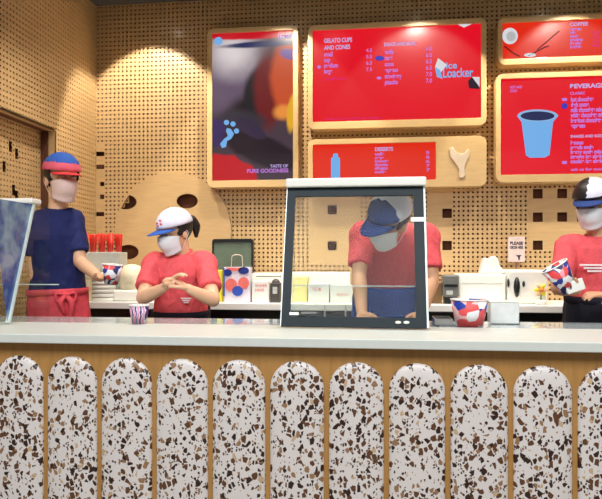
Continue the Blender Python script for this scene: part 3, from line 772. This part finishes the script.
# left: red cup stack in holder, white machine
t = thing('cup_dispenser', 'grey dispenser holding a row of upright red sleeves behind the navy-shirted worker', 'dispenser', (W(98, 262, 4.2).x, 4.22, BZ))
x0, x1, z1 = span(80, 119, 252, 4.15); zt3 = W(100, 233, 4.15).z
bm = NB(); box(bm, (x0+.01, 4.15, BZ+.001), (x1, 4.3, z1), .006); obj('holder', bm, pale_grey, t)
for i in range(9):
    x = x0+.02+(x1-x0-.035)*i/8
    bm = NB(); lathe(bm, [(.013, z1+.0005), (.019, zt3-(.012 if i % 3 else 0)), (.016, zt3-.006)], Matrix.Translation((x, 4.2+.03*(i%2), 0)), 12)
    tag(obj('red_sleeve', bm, redbox, smooth=True), 'upright red cone sleeve in the grey dispenser beside the navy-shirted worker', 'cone sleeve', 'red cone sleeves in the grey dispenser')
t = thing('blender_machine', 'rounded white machine with domed lid between the two left workers', 'machine', (W(131, 290, 4.08).x, 4.1, BZ))
bx = t.location.x
bm = NB(); box(bm, (bx-.11, 4.03, BZ+.001), (bx+.1, 4.2, BZ+.075), .015); obj('base', bm, white_gloss, t)
bm = NB(); lathe(bm, [(.075, BZ+.075), (.088, BZ+.16), (.08, BZ+.215), (.05, BZ+.24), (.012, BZ+.25)], Matrix.Translation((bx-.01, 4.12, 0)), 28); obj('bowl', bm, mat('ivory_plastic', srgb(240,232,200), .3), t, smooth=True)
lx = W(104, 290, 4.06).x
for i in range(7):  # these flat discs are a stack of cup lids
    bm = NB(); lathe(bm, [(.078, BZ+.001+.028*i), (.082, BZ+.012+.028*i), (.076, BZ+.024+.028*i), (.02, BZ+.0265+.028*i)], Matrix.Translation((lx, 4.055, 0)), 24); tag(obj('cup_lid', bm, white_gloss, smooth=True), 'white cup lid stacked behind the cup held by the navy-shirted worker', 'bowl', 'white cup lids stacked on the back counter')
t = thing('small_drawer_unit', 'cream drawer unit on the back counter right of the navy-shirted worker', 'drawers', (W(82, 290, 4.02).x, 4.06, BZ))
x0, x1, z1 = span(74, 92, 268, 4.0)
bm = NB(); box(bm, (x0, 4.0, BZ+.001), (x1, 4.13, z1), .004); obj('body', bm, mat('cream_plastic', srgb(228,212,170), .5), t)
for i in range(3):
    hh = (z1-BZ)/3; z = BZ+.008+hh*i
    bm = NB(); box(bm, (x0+.012, 3.994, z), (x1-.012, 4.0005, z+hh-.014), .002); d = obj('drawer', bm, cream, t)
    bm = NB(); cbox(bm, ((x0+x1)/2, 3.99, z+hh*.5), (.04,.008,.01)); obj('handle', bm, grey, d)
# right side
t = thing('receipt_printer', 'dark grey receipt printer on the back counter right of the leaning worker', 'printer', (W(450, 285, 4.02).x, 4.08, BZ))
x0, x1, z1 = span(443, 459, 275, 4.02)
bm = NB(); box(bm, (x0, 4.02, BZ+.045), (x1, 4.16, z1), .01); obj('body', bm, grey, t)
bm = NB(); box(bm, (x0+.008, 4.012, BZ+.11), (x1-.008, 4.021, BZ+.125)); obj('paper_slot', bm, dark, t)
bm = NB(); box(bm, (x0+.01, 4.03, BZ+.001), (x1-.005, 4.15, BZ+.045), .004); obj('base', bm, dark, t)
bm = NB(); box(bm, (x0+.02, 4.014, BZ+.06), (x0+.06, 4.0205, BZ+.085)); obj('button_panel', bm, pale_grey, t)
t, *_ = block('carton', 'brown carton between the leaning worker and the grey printer', 'carton', 431, 442, 283, 4.05, .1, brown, .003)
t, x0, x1, z1 = block('ice_machine', 'long low white machine housing on the back counter behind the printed tub', 'machine', 459, 506, 274, 4.12, .3, white_gloss, .012)
bm = NB(); box(bm, (x0+.02, 4.117, z1-.06), (x1-.02, 4.1205, z1-.055)); obj('seam', bm, pale_grey, t)
t = thing('bag_stack', 'white peaked pile of paper bags on top of the long white machine', 'paper bags', (W(491, 274, 4.2).x, 4.25, z1))
zz = z1
bm = NB(); pts = [(480,275),(482,266),(484,257.5),(490,259),(494,255.5),(498,258),(500,266),(506,272),(507,275)]
q = [tuple(W(u, v, 4.2).xz) for u, v in pts]; q = [(a, max(b, z1+.001)) for a, b in q]; prism_xz(bm, q, 4.2, 4.3); o = obj('paper_pile', bm, white_gloss, t)
md = o.modifiers.new('b', 'BEVEL'); md.width = .008; md.segments = 2
t, x0, x1, z1 = block('countertop_machine', 'white countertop machine with a black oval handle left of the right-hand worker', 'machine', 509, 548, 270, 4.06, .3, white_gloss, .015)
bm = NB(); c = W(517, 287, 4.05); ellipsoid(bm, Matrix.Translation((c.x, 4.055, c.z)), (.02,.02,.065), 2); obj('handle', bm, dark, t, smooth=True)
bm = NB(); c = W(508.6, 283, 4.05); ellipsoid(bm, Matrix.Translation((c.x, 4.058, c.z)), (.008,.012,.03), 2); obj('lever', bm, dark, t, smooth=True)
bm = NB(); c = W(524, 284, 4.05); ellipsoid(bm, Matrix.Translation((c.x, 4.058, c.z)), (.009,.01,.02), 2); obj('switch', bm, dark, t, smooth=True)
t = thing('flower_decoration', 'small orange and yellow flower ornament in front of the white machine at right', 'ornament', (W(540, 300, 4.0).x, 4.02, BZ))
c = W(541.5, 290, 4.0)
bm = NB(); limb(bm, [Vector((c.x, 4.02, BZ+.002)), Vector((c.x+.004, 4.02, c.z))], [.006, .005], 8); obj('stem', bm, mat('leaf_green', srgb(120,150,110), .6), t)
for i in range(6):
    a = 2*PI*i/6; bm = NB(); ellipsoid(bm, rot_to(c+Vector((.024*math.cos(a), .012, .024*math.sin(a))), 0, -a), (.02,.008,.013), 2); obj('petal', bm, yellow if i % 2 else mat('peach', srgb(248,196,150), .5), t, smooth=True)
bm = NB(); ellipsoid(bm, Matrix.Translation(c+Vector((0, .004, 0))), (.014,.01,.014), 2); obj('flower_centre', bm, orange, t, smooth=True)
bm = NB(); lathe(bm, [(.03, BZ+.001), (.034, BZ+.03), (.03, BZ+.03)], Matrix.Translation((c.x, 4.02, 0)), 20); obj('pot', bm, white_gloss, t, smooth=True)
# sign card on the wall
x0, x1, z1 = span(508, 525, 236.5, 4.44); z0 = W(516, 262, 4.44).z
t = thing('sign_card', 'small white notice card with two dark lines of text standing before the perforated wall', 'sign', ((x0+x1)/2, 4.44, BZ))
bm = NB(); box(bm, (x0, 4.44, z0), (x1, 4.446, z1), .002); obj('card', bm, mat('card_pinkish', srgb(226,206,200), .6), t)
ink = mat('dark_ink', srgb(50,40,60), .6)
text('PLEASE', x0+.014, z1-.035, .022, 4.4385, ink, t, 'printed_text', wd=x1-x0-.028, bold=.04)
text('ORDER HERE', x0+.014, z1-.065, .02, 4.4385, ink, t, 'printed_text', wd=x1-x0-.028, bold=.04)
bm = NB(); c = Vector(((x0+x1)/2+.016, 4.438, z0+.035)); prism_xz(bm, [(c.x-.018, c.z+.012), (c.x+.018, c.z+.012), (c.x+.006, c.z), (c.x+.005, c.z-.02), (c.x-.004, c.z-.02), (c.x-.005, c.z)], 4.4375, 4.4395); obj('pictogram', bm, ink, t)
bm = NB(); box(bm, ((x0+x1)/2-.004, 4.446, BZ), ((x0+x1)/2+.004, 4.452, z0+.03)); obj('post', bm, steel, t)
bm = NB(); cbox(bm, ((x0+x1)/2, 4.45, BZ+.005), (.07,.05,.008), .002); obj('foot', bm, steel, t)

# ------------------------------------------------------------------ people
def hand(bm, w, d, n, side, curl=.6, sc=1.0, spread=.5):
    """w wrist, d hand direction, n palm normal, side = thumb side"""
    d = d.normalized(); n = (n-d*n.dot(d)).normalized(); s = side-d*side.dot(d)-n*side.dot(n); s.normalize()
    R = Matrix((s, d, n)).transposed().to_4x4()
    ellipsoid(bm, Matrix.Translation(w+d*.046*sc) @ R, (.038*sc, .052*sc, .0155*sc), 3)
    ellipsoid(bm, Matrix.Translation(w+d*.066*sc) @ R, (.040*sc, .030*sc, .013*sc), 3)
    for off, ln, r in ((.029,.068,.0088), (.010,.077,.0092), (-.010,.071,.0088), (-.028,.055,.0078)):
        p = w+d*.082*sc+s*off*sc*1.02-n*.001; a = curl*.35; pts = [p-d*.02]; pts.append(p.copy())
        dd = (d+s*off*spread*3).normalized()
        for fr in (.45,.31,.24):
            v = dd*math.cos(a)+n*math.sin(a); p = p+v*ln*fr*sc; pts.append(p.copy()); a += curl
        limb(bm, pts, [r*sc]*2+[r*.98*sc, r*.9*sc, r*.78*sc], 10, 2)
    p = w+d*.018*sc+s*.026*sc; pts = [p.copy()]; dd = (d*.75+s*.75+n*.25).normalized()
    for ln, k in ((.036,.0),(.03,.35),(.024,.35)):
        dd = (dd+d*k*.6+n*k*curl-s*k*.5).normalized(); p = p+dd*ln*sc; pts.append(p.copy())
    limb(bm, pts, [.014*sc, .012*sc, .0098*sc, .0085*sc], 10, 3)

def person(label, J, shirt_m, apron_m, skin_m, cap_cfg, mask_mat, hands, apron_top=None, ponytail=False, seed=0, wide=1.0, hs=1.0):
    feet = J['feet']
    t = thing('person', label, 'person', (feet.x, feet.y, PZ))
    P_, C_, N_, H_ = J['pelvis'], J['chest'], J['neck'], J['head']
    sh = J['sh']; el = J['el']; wr = J['wr']
    side = (sh[1]-sh[0]); side.z *= .3; side.normalize()
    up = (N_-P_).normalized(); fw = side.cross(up).normalized()
    fw0 = side.cross(Vector((0,0,1))).normalized()     # forward, level
    if J.get('flip'): fw = -fw
    HM = Matrix.Translation(H_) @ Matrix.Rotation(J['yaw'], 4, 'Z') @ Matrix.Rotation(J['pitch'], 4, 'X') @ Matrix.Rotation(J.get('roll', 0), 4, 'Y') @ Matrix.Diagonal((hs, hs, hs, 1))
    def h(x, f, z): return HM @ Vector((x, -f, z))
    def he(bm, x, f, z, r, sub=3, rx=0): ellipsoid(bm, HM @ Matrix.Translation((x, -f, z)) @ Matrix.Rotation(rx, 4, 'X'), r, sub)
    # ---- body : one continuous surface
    bm = NB()
    W_ = P_.lerp(C_, .5)
    shoulder_mid = (sh[0]+sh[1])/2
    tors_c = [P_-up*.10, P_, W_, C_, shoulder_mid-up*.01, shoulder_mid.lerp(N_, .6)+up*.01]
    loft(bm, tors_c, side, fw, [.12*wide, .155*wide, .128*wide, .15*wide, .135*wide, .07], [.09,.105,.09,.105,.075,.055], 24)
    limb(bm, [N_-up*.04, N_.lerp(h(0,-.015,-.06), .5), h(0,-.015,-.05)], [.056,.050,.050], 14)
    he(bm, 0, -.012, .035, (.073,.092,.085)); he(bm, 0, .018, -.035, (.060,.070,.078)); he(bm, 0, .052, -.082, (.030,.030,.026), 2)
    he(bm, 0, .068, .022, (.052,.018,.014), 2)
    limb(bm, [h(0,.080,.012), h(0,.094,-.012), h(0,.102,-.028)], [.009,.010,.012], 8, 2)
    for sx in (-1, 1):
        he(bm, sx*.017, .084, -.032, (.010,.012,.009), 2); he(bm, sx*.073, -.008, -.008, (.010,.018,.030), 2); he(bm, sx*.04, .052, -.02, (.022,.022,.02), 2)
        he(bm, sx*.0, .082, -.060, (.022,.010,.006), 2)
    for k in (0, 1):
        limb(bm, [shoulder_mid.lerp(sh[k], .55), sh[k], sh[k].lerp(el[k], .35), el[k]], [.055,.052,.047,.037], 14)
        mid = el[k].lerp(wr[k], .3)
        limb(bm, [el[k], mid, wr[k], wr[k]+(hands[k][0].normalized())*.02], [.037,.038,.025,.023], 14)
        hand(bm, wr[k]+hands[k][0].normalized()*.008, hands[k][0], hands[k][1], hands[k][2], hands[k][3], .96)
        hip = P_+side*(.08 if k else -.08)*wide-up*.04
        knee = Vector((feet.x, feet.y, PZ+.48))+side*(.09 if k else -.09); knee.y = (hip.y+feet.y)/2-.02
        ank = Vector((feet.x, feet.y, PZ+.09))+side*(.10 if k else -.10)
        limb(bm, [hip, hip.lerp(knee, .5), knee, knee.lerp(ank, .35), ank], [.083,.075,.056,.054,.038], 14)
        limb(bm, [ank-Vector((0,0,.045))-fw0*.04, ank-Vector((0,0,.05))+fw0*.11], [.036,.028], 10)
    body = obj('body', remeshed(bm, .0048, 2), skin_m, t, smooth=True)
    # ---- eyes, brows
    for sx in (-1, 1):
        bm = NB(); he(bm, sx*.030, .0715, .0, (.0125,.0125,.0095), 2); e = obj('eye', bm, eye_w, t, smooth=True)
        bm = NB(); he(bm, sx*.030, .0805, .0, (.0058,.0045,.0058), 2); obj('iris', bm, eye_d, e, smooth=True)
        bm = NB(); limb(bm, [h(sx*.015,.088,.020), h(sx*.03,.087,.025), h(sx*.047,.076,.020)], [.003,.0035,.002], 6, 2); obj('eyebrow', bm, hair_m, t, smooth=True)
    # ---- mask
    bm = NB(); rows, cols = 12, 20; g = []
    for i in range(rows+1):
        v = i/rows; z = -.002-.104*v; row = []
        for j in range(cols+1):
            a = math.radians(-78+156*j/cols); zz_ = z+.010*(1-v)*math.cos(a)-(.006*math.cos(a))*v+.012*(abs(math.sin(a))**3)*(v-.5)*2
            bul = .098+.020*math.sin(PI*min(1, v*1.15+.08))-.014*v*v
            row.append(bm.verts.new(h(.071*math.sin(a)*(1-.16*v), .004+(bul)*math.cos(a)**.9 if math.cos(a) > 0 else .004, zz_+.0015*math.sin(v*PI*6))))
        g.append(row)
    for a, b in zip(g, g[1:]):
        for j in range(cols): bm.faces.new((a[j], a[j+1], b[j+1], b[j]))
    mk = obj('face_mask', bm, mask_mat, t, smooth=True); md = mk.modifiers.new('s', 'SOLIDIFY'); md.thickness = .002
    for sx in (-1, 1):
        bm = NB(); limb(bm, [h(sx*.068,.022,-.008), h(sx*.080,-.008,.016), h(sx*.082,-.026,-.008), h(sx*.078,-.010,-.035), h(sx*.062,.02,-.085)], [.0016]*5, 6, 4); obj('ear_loop', bm, mask_mat, mk, smooth=True)
    # ---- hair
    bm = NB(); he(bm, 0, -.014, .036, (.081,.099,.092), 4)
    dele = [v for v in bm.verts if (lambda q: (-q.y > .035 and q.z < .075) or (-q.y > -.012 and q.z < -.012) or q.z < -.062)(HM.inverted() @ v.co)]
    bmesh.ops.delete(bm, geom=dele, context='VERTS')
    hr = obj('hair', bm, hair_m, t, smooth=True); md = hr.modifiers.new('s', 'SOLIDIFY'); md.thickness = .010; md.offset = 0
    if ponytail:
        bm = NB(); limb(bm, [h(0,-.095,.05), h(0,-.13,.045), h(0.01,-.145,.0), h(.01,-.135,-.05)], [.02,.030,.028,.012], 12); obj('ponytail', bm, hair_m, hr, smooth=True)
    # ---- cap
    cc = cap_cfg
    bm = NB(); he(bm, 0, -.010, .046, (.090,.108,.094), 4)
    dele = [v for v in bm.verts if (HM.inverted() @ v.co).z < .038]
    bmesh.ops.delete(bm, geom=dele, context='VERTS')
    for f in bm.faces:
        q = HM.inverted() @ f.calc_center_median()
        f.material_index = cc['panel'](q.x, -q.y, q.z)
    cp = obj('cap', bm, [cc['m0'], cc['m1']], t, smooth=True); md = cp.modifiers.new('s', 'SOLIDIFY'); md.thickness = .003; md.offset = 1
    bm = NB(); rws = []
    for i in range(9):
        q = i/8; row = []
        for j in range(17):
            a = math.radians(-62+124*j/16)
            x = .088*math.sin(a)*(1-.08*q); f0 = -.010+.106*math.cos(a); f = f0+q*.082*max(.0, math.cos(a*1.28))**.6
            row.append(bm.verts.new(h(x, f, .042-.012*q-.30*x*x*9*.5)))
        rws.append(row)
    for a, b in zip(rws, rws[1:]):
        for j in range(16): bm.faces.new((a[j], a[j+1], b[j+1], b[j]))
    br = obj('brim', bm, cc['brim'], cp, smooth=True); md = br.modifiers.new('s', 'SOLIDIFY'); md.thickness = .004
    bm = NB(); he(bm, 0, -.01, .142, (.008,.008,.004), 2); obj('cap_button', bm, cc['m1'], cp)
    for (x, z, r) in cc.get('logo', ()):
        bm = NB(); f = -.010+.108*math.sqrt(max(.02, 1-(x/.09)**2-((z-.046)/.094)**2))+.001
        he(bm, x, f, z, (r, .004, r*.8), 2); obj('cap_logo', bm, cc.get('logo_m', cap_pink), cp, smooth=True)
    # ---- shirt
    bm = NB()
    low = J.get('shirt_low', .07)
    loft(bm, [P_-up*low, P_+up*.02, W_, C_, shoulder_mid-up*.005, shoulder_mid.lerp(N_, .72)+up*.002], side, fw, [.165*wide,.168*wide,.150*wide,.170*wide,.152*wide,.078], [.115,.118,.112,.122,.092,.064], 30)
    for k in (0, 1):
        e_ = J.get('sleeve', .62)
        d = (el[k]-sh[k]); a = sh[k]+d*e_
        limb(bm, [shoulder_mid.lerp(sh[k], .5)-up*.008, sh[k]+up*.004, sh[k]+d*.3, a], [.058,.060,.060,.060], 18, 4, flat_end=True)
    bm = remeshed(bm, .0065, 3); wrinkle(bm, .0045, (16,16,9), seed)
    s = obj('shirt', bm, shirt_m, t, smooth=True)
    bm = NB(); cn = shoulder_mid.lerp(N_, .80); n_ = 20; rr = []
    for q, dz in ((1.0, -.012), (1.04, .012), (.92, .014), (.88, -.006)):
        rr.append([bm.verts.new(cn+up*(dz-.016*max(0, math.sin(2*PI*j/n_)))+side*.066*q*math.cos(2*PI*j/n_)+fw*.064*q*math.sin(2*PI*j/n_)) for j in range(n_)])
    for a, b in zip(rr, rr[1:]+rr[:1]):
        for j in range(n_): bm.faces.new((a[j], a[(j+1)%n_], b[(j+1)%n_], b[j]))
    obj('collar', bm, shirt_m, s, smooth=True)
    # chest print
    if J.get('print'):
        bm = NB(); px_, pz_, w2, h2 = J['print']
        base = W_.lerp(C_, pz_)+side*px_
        for q in range(3):
            cbox(bm, (0,0,0), (w2*(1-.25*q), .004, h2/4), .0015, Matrix.Translation(base+fw*.122-up*(q*h2/2.6)) @ Matrix((side, -fw, up)).transposed().to_4x4())
        obj('chest_print', bm, print_w, s)
    # ---- trousers and shoes
    bm = NB()
    loft(bm, [P_-up*.13, P_-up*.06, P_+up*.01], side, fw, [.13*wide,.16*wide,.15*wide], [.10,.112,.10], 20)
    for k in (0, 1):
        hip = P_+side*(.08 if k else -.08)*wide-up*.04
        knee = Vector((feet.x, feet.y, PZ+.48))+side*(.09 if k else -.09); knee.y = (hip.y+feet.y)/2-.02
        ank = Vector((feet.x, feet.y, PZ+.09))+side*(.10 if k else -.10)
        limb(bm, [hip, hip.lerp(knee, .5), knee, knee.lerp(ank, .5), ank+Vector((0,0,.0))], [.096,.088,.070,.062,.058], 16, 4, flat_end=True)
    obj('trousers', remeshed(bm, .009, 2), trouser_m, t, smooth=True)
    for k in (0, 1):
        ank = Vector((feet.x, feet.y, PZ+.09))+side*(.10 if k else -.10)
        bm = NB(); a = ank-fw0*.06; b = ank+fw0*.16
        limb(bm, [Vector((a.x, a.y, PZ+.045)), Vector((ank.x, ank.y, PZ+.05)), Vector((b.x, b.y, PZ+.032))], [.042,.044,.032], 14)
        for v in bm.verts: v.co.z = max(v.co.z, PZ+.001)
        obj('shoe', bm, shoe_m, t, smooth=True)
    # ---- waist apron
    if apron_m:
        bm = NB(); ft = Vector((feet.x, feet.y, 0)); cs = []; rx = []; ry = []
        top = P_+up*(J.get('ap', .06))
        for i in range(13):
            q = i/12; c = top.lerp(Vector(((P_.x+feet.x)/2, (P_.y*1.2+feet.y*.8)/2, PZ+.50)), q)
            cs.append(c); rx.append((.172+.03*q)*wide); ry.append(.128+.02*q)
        rings = loft(bm, cs, side, fw.lerp(fw0, .7).normalized(), rx, ry, 72, False)
        for i, r_ in enumerate(rings):
            for j, v in enumerate(r_):
                a = 2*PI*j/72; q = i/12
                c = cs[i]; dirv = (v.co-c).normalized()
                v.co += dirv*(.007*(q+.35)*math.sin(a*11+seed+3*q)+.003*math.sin(q*26+a*3))
        ap = obj('apron', bm, apron_m, t, smooth=True); md = ap.modifiers.new('s', 'SOLIDIFY'); md.thickness = .003
        bm = NB(); rings = loft(bm, [top+up*.004, top-up*.012, top-up*.032], side, fw, [.179*wide]*3, [.135]*3, 48, False)
        wb = obj('waistband', bm, apron_m, ap, smooth=True); md = wb.modifiers.new('s', 'SOLIDIFY'); md.thickness = .006
        if J.get('knot'):
            bm = NB(); kc = top-up*.03+fw*.14+side*J['knot']
            ellipsoid(bm, Matrix.Translation(kc), (.022,.016,.020), 2)
            limb(bm, [kc, kc+side*.03-up*.05+fw*.01, kc+side*.02-up*.13], [.014,.018,.012], 8); limb(bm, [kc, kc-side*.03-up*.04+fw*.012, kc-side*.01-up*.10], [.012,.016,.010], 8)
            limb(bm, [kc, kc-side*.05+up*.01, kc-side*.045-up*.035, kc], [.009]*4, 8); limb(bm, [kc, kc+side*.05+up*.01, kc+side*.045-up*.035, kc], [.009]*4, 8)
            obj('apron_knot', bm, apron_m, ap, smooth=True)
    return t
V = Vector
# 1 : navy shirt, looking right, holding a cup
J = dict(feet=V((W(62,300,3.42).x, 3.44, PZ)), pelvis=W(58, 302, 3.42), chest=W(57, 236, 3.42), neck=W(57, 207, 3.42), head=W(62, 180, 3.40),
    yaw=math.radians(48), pitch=.12, sh=[W(39, 221, 3.36), W(73, 219, 3.46)], el=[W(34, 266, 3.34), W(80, 262, 3.40)], wr=[W(44, 312, 3.34), W(99, 277, 3.30)],
    sleeve=.78, ap=.075, knot=.03)
hands1 = [(V((0,0,-1)), V((0,1,0)), V((1,0,0)), .35), (V((.8,-.6,-.05)), V((.1,-.1,1)), V((-.5,-.7,.5)), .55)]
person('person in a navy shirt, rose apron and blue and red cap holding a small cup', J, navy_cloth, pink_cloth, skin,
    dict(m0=cap_blue, m1=cap_pink, brim=cap_red, panel=lambda x, f, z: 0 if z > .085 else 1), mask_pink, hands1, seed=1, wide=.95, hs=1.12)
cpos = W(111, 284, 3.22); cup('small printed paper cup held by the worker in the navy shirt', cpos, .034, .056, .105, cup_print, .1)
# 2 : coral shirt, white cap, hands clasped
J = dict(feet=V((W(182,300,3.5).x, 3.5, PZ)), pelvis=W(181, 318, 3.5), chest=W(180, 272, 3.44), neck=W(181, 250, 3.42), head=W(175, 233, 3.38),
    yaw=math.radians(-34), pitch=.28, roll=.0, sh=[W(154, 263, 3.42), W(205, 262, 3.42)], el=[W(143, 298, 3.22), W(213, 300, 3.22)], wr=[W(163, 288, 3.12), W(191, 290, 3.12)],
    sleeve=.72, print=(.07,.1,.06,.03), ap=.05)
hands2 = [(V((.75,-.1,.62)), V((.6,0,-.7)), V((0,-1,.3)), .5), (V((-.8,-.1,.5)), V((-.5,.0,-.8)), V((0,-1,.3)), .5)]
person('person in a coral shirt and white cap with hands clasped over the counter', J, red_cloth, black_cloth, skin,
    dict(m0=cap_white, m1=cap_white, brim=cap_blue, panel=lambda x, f, z: 0, logo=[(-.012,.075,.013),(.010,.088,.012),(.018,.070,.011),(-.004,.062,.010)]), mask_m, hands2, ponytail=True, seed=5, wide=.95)
# 3 : leaning over behind the guard
J = dict(feet=V((W(385,300,3.6).x, 3.6, PZ)), pelvis=W(386, 300, 3.56), chest=W(393, 258, 3.40), neck=W(394, 226, 3.22), head=W(389, 221, 3.10),
    yaw=math.radians(-46), pitch=.55, roll=.42, sh=[W(362, 233, 3.28), W(427, 235, 3.28)], el=[W(359, 276, 3.18), W(432, 280, 3.2)], wr=[W(362, 314, 3.04), W(421, 314, 3.05)],
    sleeve=.75, print=(.02,.15,.11,.03), ap=.13, shirt_low=-.02)
hands3 = [(V((.1,-.9,-.15)), V((.2,0,-1)), V((1,0,0)), .3), (V((-.1,-.9,-.15)), V((-.2,0,-1)), V((-1,0,0)), .3)]
person('person in a coral shirt and navy apron leaning down behind the middle glass guard', J, red_cloth, apron_navy, skin_b,
    dict(m0=cap_white, m1=cap_navy, brim=cap_navy, panel=lambda x, f, z: 1 if f > .035 else 0), mask_m, hands3, seed=9, wide=1.08, hs=1.1)
# 4 : right edge
J = dict(feet=V((W(600,300,3.45).x, 3.47, PZ)), pelvis=W(602, 306, 3.45), chest=W(600, 262, 3.43), neck=W(598, 234, 3.42), head=W(592, 205, 3.38),
    yaw=math.radians(-30), pitch=.3, sh=[W(568, 246, 3.40), W(634, 246, 3.40)], el=[W(558, 288, 3.32), W(644, 290, 3.34)], wr=[W(576, 290, 3.16), W(612, 296, 3.16)],
    sleeve=.8, print=(-.07,.95,.14,.04), ap=.055)
hands4 = [(V((-.75,-.5,.2)), V((.1,.25,1)), V((-.3,-.9,.2)), .5), (V((-.9,-.3,.1)), V((0,.2,-1)), V((0,-1,0)), .4)]
person('person in a coral shirt and black apron at right edge tipping a printed cup', J, red_cloth, black_cloth, skin_b,
    dict(m0=hair_m, m1=cap_white, brim=cap_navy, panel=lambda x, f, z: 1 if x > .0 and z > .06 else 0), mask_m, hands4, seed=13, wide=1.05)
q = W(570, 291, 3.11); cup('large printed paper cup tilted in the hands of the right-hand worker', q, .036, .066, .14, cup_print, -.55)
t = thing('napkin', 'white napkin held beside the tilted cup at right', 'napkin', W(577, 292, 3.08)); p = t.location.copy()
bm = NB(); cbox(bm, (0,0,.03), (.085,.012,.055), .004, rot_to(p, .1, -.35)); obj('folded_paper', bm, white_gloss, t)

# ------------------------------------------------------------------ lights
def spot(x, y, z, power, size, blend, tx=0, ty=0, col=(1,.91,.79), rad=.03):
    l = bpy.data.lights.new('spot', 'SPOT'); l.energy = power; l.spot_size = math.radians(size); l.spot_blend = blend; l.color = col; l.shadow_soft_size = rad
    o = bpy.data.objects.new('spot_lamp', l); COL.objects.link(o); o.location = (x, y, z); o.rotation_euler = (tx, ty, 0); return o
def downlight(x, y, label):
    t = thing('ceiling_light', label, 'ceiling light', (x, y, CEIL-.012), 'recessed downlights in the booth ceiling')
    bm = NB(); lathe(bm, [(.040, CEIL-.006), (.058, CEIL-.012), (.060, CEIL-.001), (.042, CEIL-.001)], Matrix.Translation((x, y, 0)), 24, False); obj('trim_ring', bm, white_gloss, t)
    bm = NB(); lathe(bm, [(.040, CEIL-.006), (.039, CEIL-.004)], Matrix.Translation((x, y, 0)), 24); obj('lens', bm, lamp_m, t)
LB = 'small round downlight recessed in the dark booth ceiling'
step = W(283, 40, 4.5).x-W(153, 40, 4.5).x
for i in range(-0, 5):
    x = W(153, 40, 4.5).x+i*step
    if x > RX-.2: break
    downlight(x, 3.9, LB)
    spot(x, 3.9, CEIL-.03, 88, 72, .14, math.radians(27.5))
for x, y in ((-1.3,3.3),(-.35,3.35),(.12,3.3),(.62,3.0),(1.5,3.3)):
    downlight(x, y, LB); spot(x, y, CEIL-.03, 80 if x < -1 else 48, 112 if x < -1 else 88, .6, 0, col=(1,.93,.82), rad=.05)
def area(x, y, z, sx, sy, power, rot=(0,0,0), col=(1,.97,.93)):
    l = bpy.data.lights.new('area', 'AREA'); l.shape = 'RECTANGLE'; l.size = sx; l.size_y = sy; l.energy = power; l.color = col
    o = bpy.data.objects.new('ceiling_lamp', l); COL.objects.link(o); o.location = (x, y, z); o.rotation_euler = rot; return o
area(0, -1.2, 4.5, 6, 2.0, 330, (math.radians(50), 0, 0), (.97,.98,1))       # the hall's ceiling lighting behind the viewpoint
w = bpy.data.worlds.new('world'); S.world = w; w.use_nodes = True
w.node_tree.nodes['Background'].inputs[0].default_value = (1,.97,.94,1); w.node_tree.nodes['Background'].inputs[1].default_value = .17
S.view_settings.view_transform = 'Standard'; S.view_settings.look = 'None'; S.view_settings.exposure = 0; S.view_settings.gamma = 1
